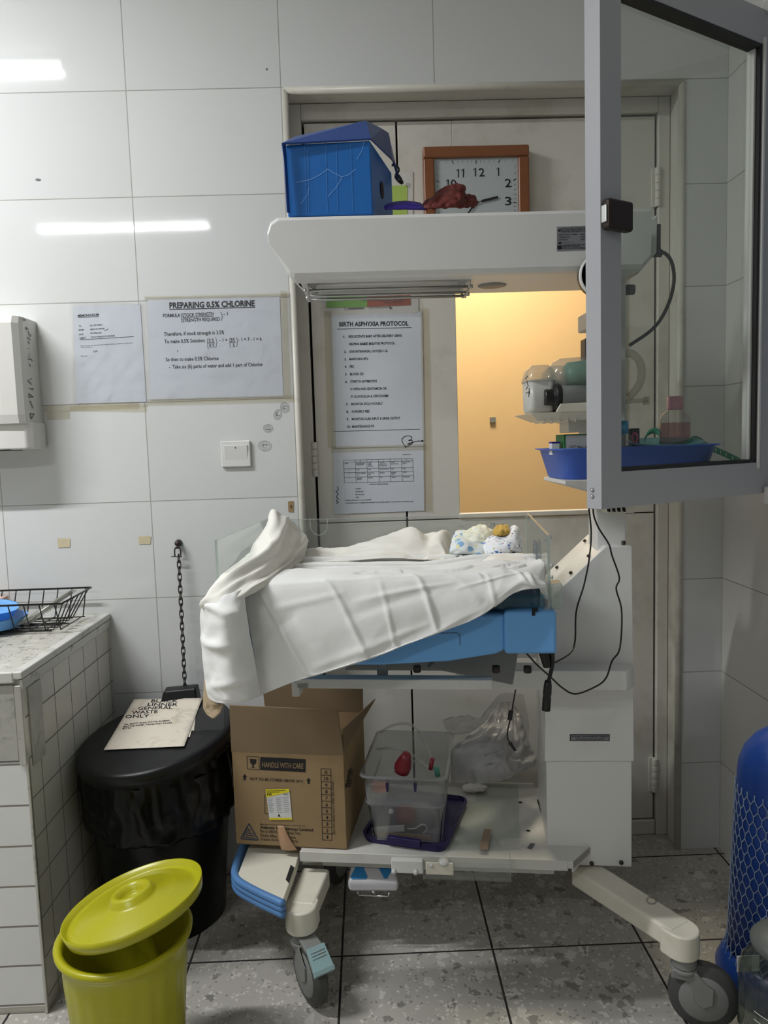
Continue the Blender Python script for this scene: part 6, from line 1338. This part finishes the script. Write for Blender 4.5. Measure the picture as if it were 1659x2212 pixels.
for w in wires:
    pts = []
    for a_, c2 in zip(w[:-1], w[1:]): pts += [V(a_).lerp(V(c2), t) for t in (0, .12, .5, .88)]
    pts.append(V(w[-1])); build('wire', MB().tube(pts, .0018, 6), m_black, rk)
def bowl(label, c_, r0, r1, h_, tilt=(0, 0, 1)):
    o = build('plastic_bowl', MB().lathe([(0, 0), (r0, 0), (r0+.004, .003), (r1-.002, h_), (r1, h_+.001), (r1-.003, h_), (r0, .005), (0, .005)], c_, tilt, n=48), m_bowl); tag(o, label, 'bowl', 'blue bowls in the wire rack'); return o
cb_ = atz(5, 1347, KZ+.03); yb_ = -.19
bowl('lower light blue plastic bowl in the wire rack', V((at(-12, 1340, yb_).x, yb_, KZ+.012)), .068, .088, .030)
bowl('upper light blue plastic bowl tilted inside the lower one', V((at(-18, 1325, yb_+.01).x, yb_+.02, KZ+.038)), .045, .066, .030, (.15, -.1, 1))
b = MB(); p0 = at(48, 1350, -.20); p1 = at(160, 1275, -.10); d_ = (p1-p0); w_ = V((.012, .03, -.008))
b = MB().grid(lambda u, v: p0+d_*u+w_*(v-.5)*2*(.5+.5*math.sin(math.pi*min(1, u*1.0+.25)))*.7+V((0, 0, .008*abs(noise.noise(V((u*8, v*5, 1)))))), 30, 8)
o = build('wrapped_packet', b, m_clearw, solid=.004); tag(o, 'clear wrapped instrument packet leaning across the wire rack', 'packet')
b = MB(); b.cyl(p0.lerp(p1, .05)+V((0, 0, .002)), p0.lerp(p1, .95), .006, n=10); build('instrument', b, m_steel, o)
b = MB(); q = at(6, 1300, -.06); b.box(q.x-.08, q.x, -.06, -.02, KZ+.014, q.z+.012); o = build('pink_carton', b, mat('pale_pink_card', (.6, .42, .36), .6), bevel=.002); tag(o, 'pale pinkish carton edge behind the wire rack at the left frame edge', 'carton')
# ================================================================== GAS CYLINDER AND JAR (right)
oc = V((1.177, -.60, 0)); oa = V((.045, .015, 1)).normalized()
ox = thing('gas_cylinder', oc, 'tall blue gas cylinder wrapped in pale netting against the right wall', 'gas cylinder')
rb = .112
b = MB().lathe([(0, .012), (rb, .012), (rb, .515), (rb*.98, .545), (rb*.88, .58), (rb*.68, .612), (rb*.42, .635), (rb*.32, .645), (0, .645)], oc, oa, n=64); build('cylinder_body', b, m_o2, ox)
b = MB().lathe([(.136, 0), (.138, .03), (.118, .075), (.113, .08), (.110, .08), (.128, .03), (.128, 0), (.136, 0)], oc, (0, 0, 1), n=64); build('foot_ring', b, m_o2, ox)
b = MB().lathe([(.040, .640), (.046, .643), (.046, .665), (.040, .670), (.044, .680), (.044, .700), (.036, .705), (.036, .80), (.03, .82), (0, .82)], oc, oa, n=40, rip=lambda a, h_: 1+(.05*math.sin(a*10) if h_ < .79 else 0)); build('valve_cap', b, m_o2, ox)
# netting: two families of helical threads with hexagonal kinks
def net_pt(a, z): 
    e1 = oa.orthogonal().normalized(); e2 = oa.cross(e1); return oc+oa*z+(e1*math.cos(a)+e2*math.sin(a))*(rb+.0025+max(0, .10-z)*.22)
b = MB(); NH = 34; zt_, zbm = .495, .045; stp = 2*math.pi/NH; hz_ = .026
rows_n = int((zt_-zbm)/hz_)
for i in range(NH):
    for fam in (0, 1):
        pts = []
        for k in range(rows_n+1):
            z = zt_-k*hz_; off = .5 if k % 2 else 0
            a = (i+(off if fam == 0 else -off))*stp
            pts += [net_pt(a, z), net_pt(a, z-hz_*.45)]
        b.tube(pts, .0013, 4)
nt_ = build('netting', b, m_net, ox); nt_['kind'] = 'stuff'
b = MB(); ho = lambda x, y: oc
def body_pt(a, z, e=.0015): e1 = oa.orthogonal().normalized(); e2 = oa.cross(e1); return oc+oa*z+(e1*math.cos(a)+e2*math.sin(a))*(rb+e)
e1_ = oa.orthogonal().normalized(); e2_ = oa.cross(e1_); fa = math.atan2(-e2_.y*1.0, -e1_.y*1.0)+.0
def stroke(pts, w=.003): b.tube([body_pt(fa+dx/rb, z) for dx, z in [(a_, c_-.085) for a_, c_ in pts]], w/2, 5)
for pts in ([(-.06, .60), (-.04, .56), (-.05, .58)], [(-.05, .60), (-.035, .585), (-.05, .575)], [(-.01, .57), (0, .62), (.012, .57)], [(-.006, .59), (.01, .59)], [(.03, .57), (.04, .62), (.05, .57)], [(-.02, .47), (-.03, .45), (-.01, .44), (-.02, .47)], [(0, .36), (.01, .38), (.02, .34)], [(-.01, .30), (.01, .31), (.0, .28), (.02, .29)], [(-.02, .25), (0, .24), (.01, .26)]): stroke(pts)
build('marker_scribble', b, m_ink, ox)
jc = V((1.072, -.835, 0))
jr = .100
jt = thing('glass_jar', jc, 'clear graduated jar with grey lid and white label in the bottom right corner', 'jar')
b = MB().lathe([(0, .003), (.090, .003), (jr, .012), (jr, .195), (.096, .215), (.080, .235), (.062, .246), (.058, .252), (.058, .262), (.055, .262), (.055, .25), (.076, .232), (.092, .212), (.0965, .19), (.0965, .016), (0, .008)], jc, n=64); build('jar_body', b, clear('jar_glass', (.72, .76, .74), 1.3, .03, .05, (.3, .32, .3)), jt)
b = MB().lathe([(.060, .255), (.073, .258), (.078, .268), (.078, .275), (.070, .285), (.045, .296), (.02, .30), (0, .30)], jc, n=56); build('jar_lid', b, mat('dark_grey_plastic', (.09, .10, .095), .45), jt)
def jp(a, z, e=.001): return jc+V((math.cos(a)*(jr+e), math.sin(a)*(jr+e), z))
b = MB(); a0, a1 = R(-118), R(-50); b.grid(lambda u, v: jp(a0+(a1-a0)*u, .125-.045*v), 16, 4); build('white_label', b, m_whitep, jt)
b = MB()
for k in range(7): b.tube([jp(R(-160)+R(38 if k % 3 == 0 else 20)*t, .155-k*.018, .0006) for t in [i/10 for i in range(11)]], .0008, 4)
build('graduation_mark', b, m_whitep, jt)
q0, q1 = at(1592.5, 2100, -.745), at(1597, 2066, -.745); o = build('white_card', MB().box(q0.x, q0.x+.05, -.745, -.743, q0.z, q1.z), m_paper2); tag(o, 'narrow white card edge between the gas cylinder and the clear jar', 'card')
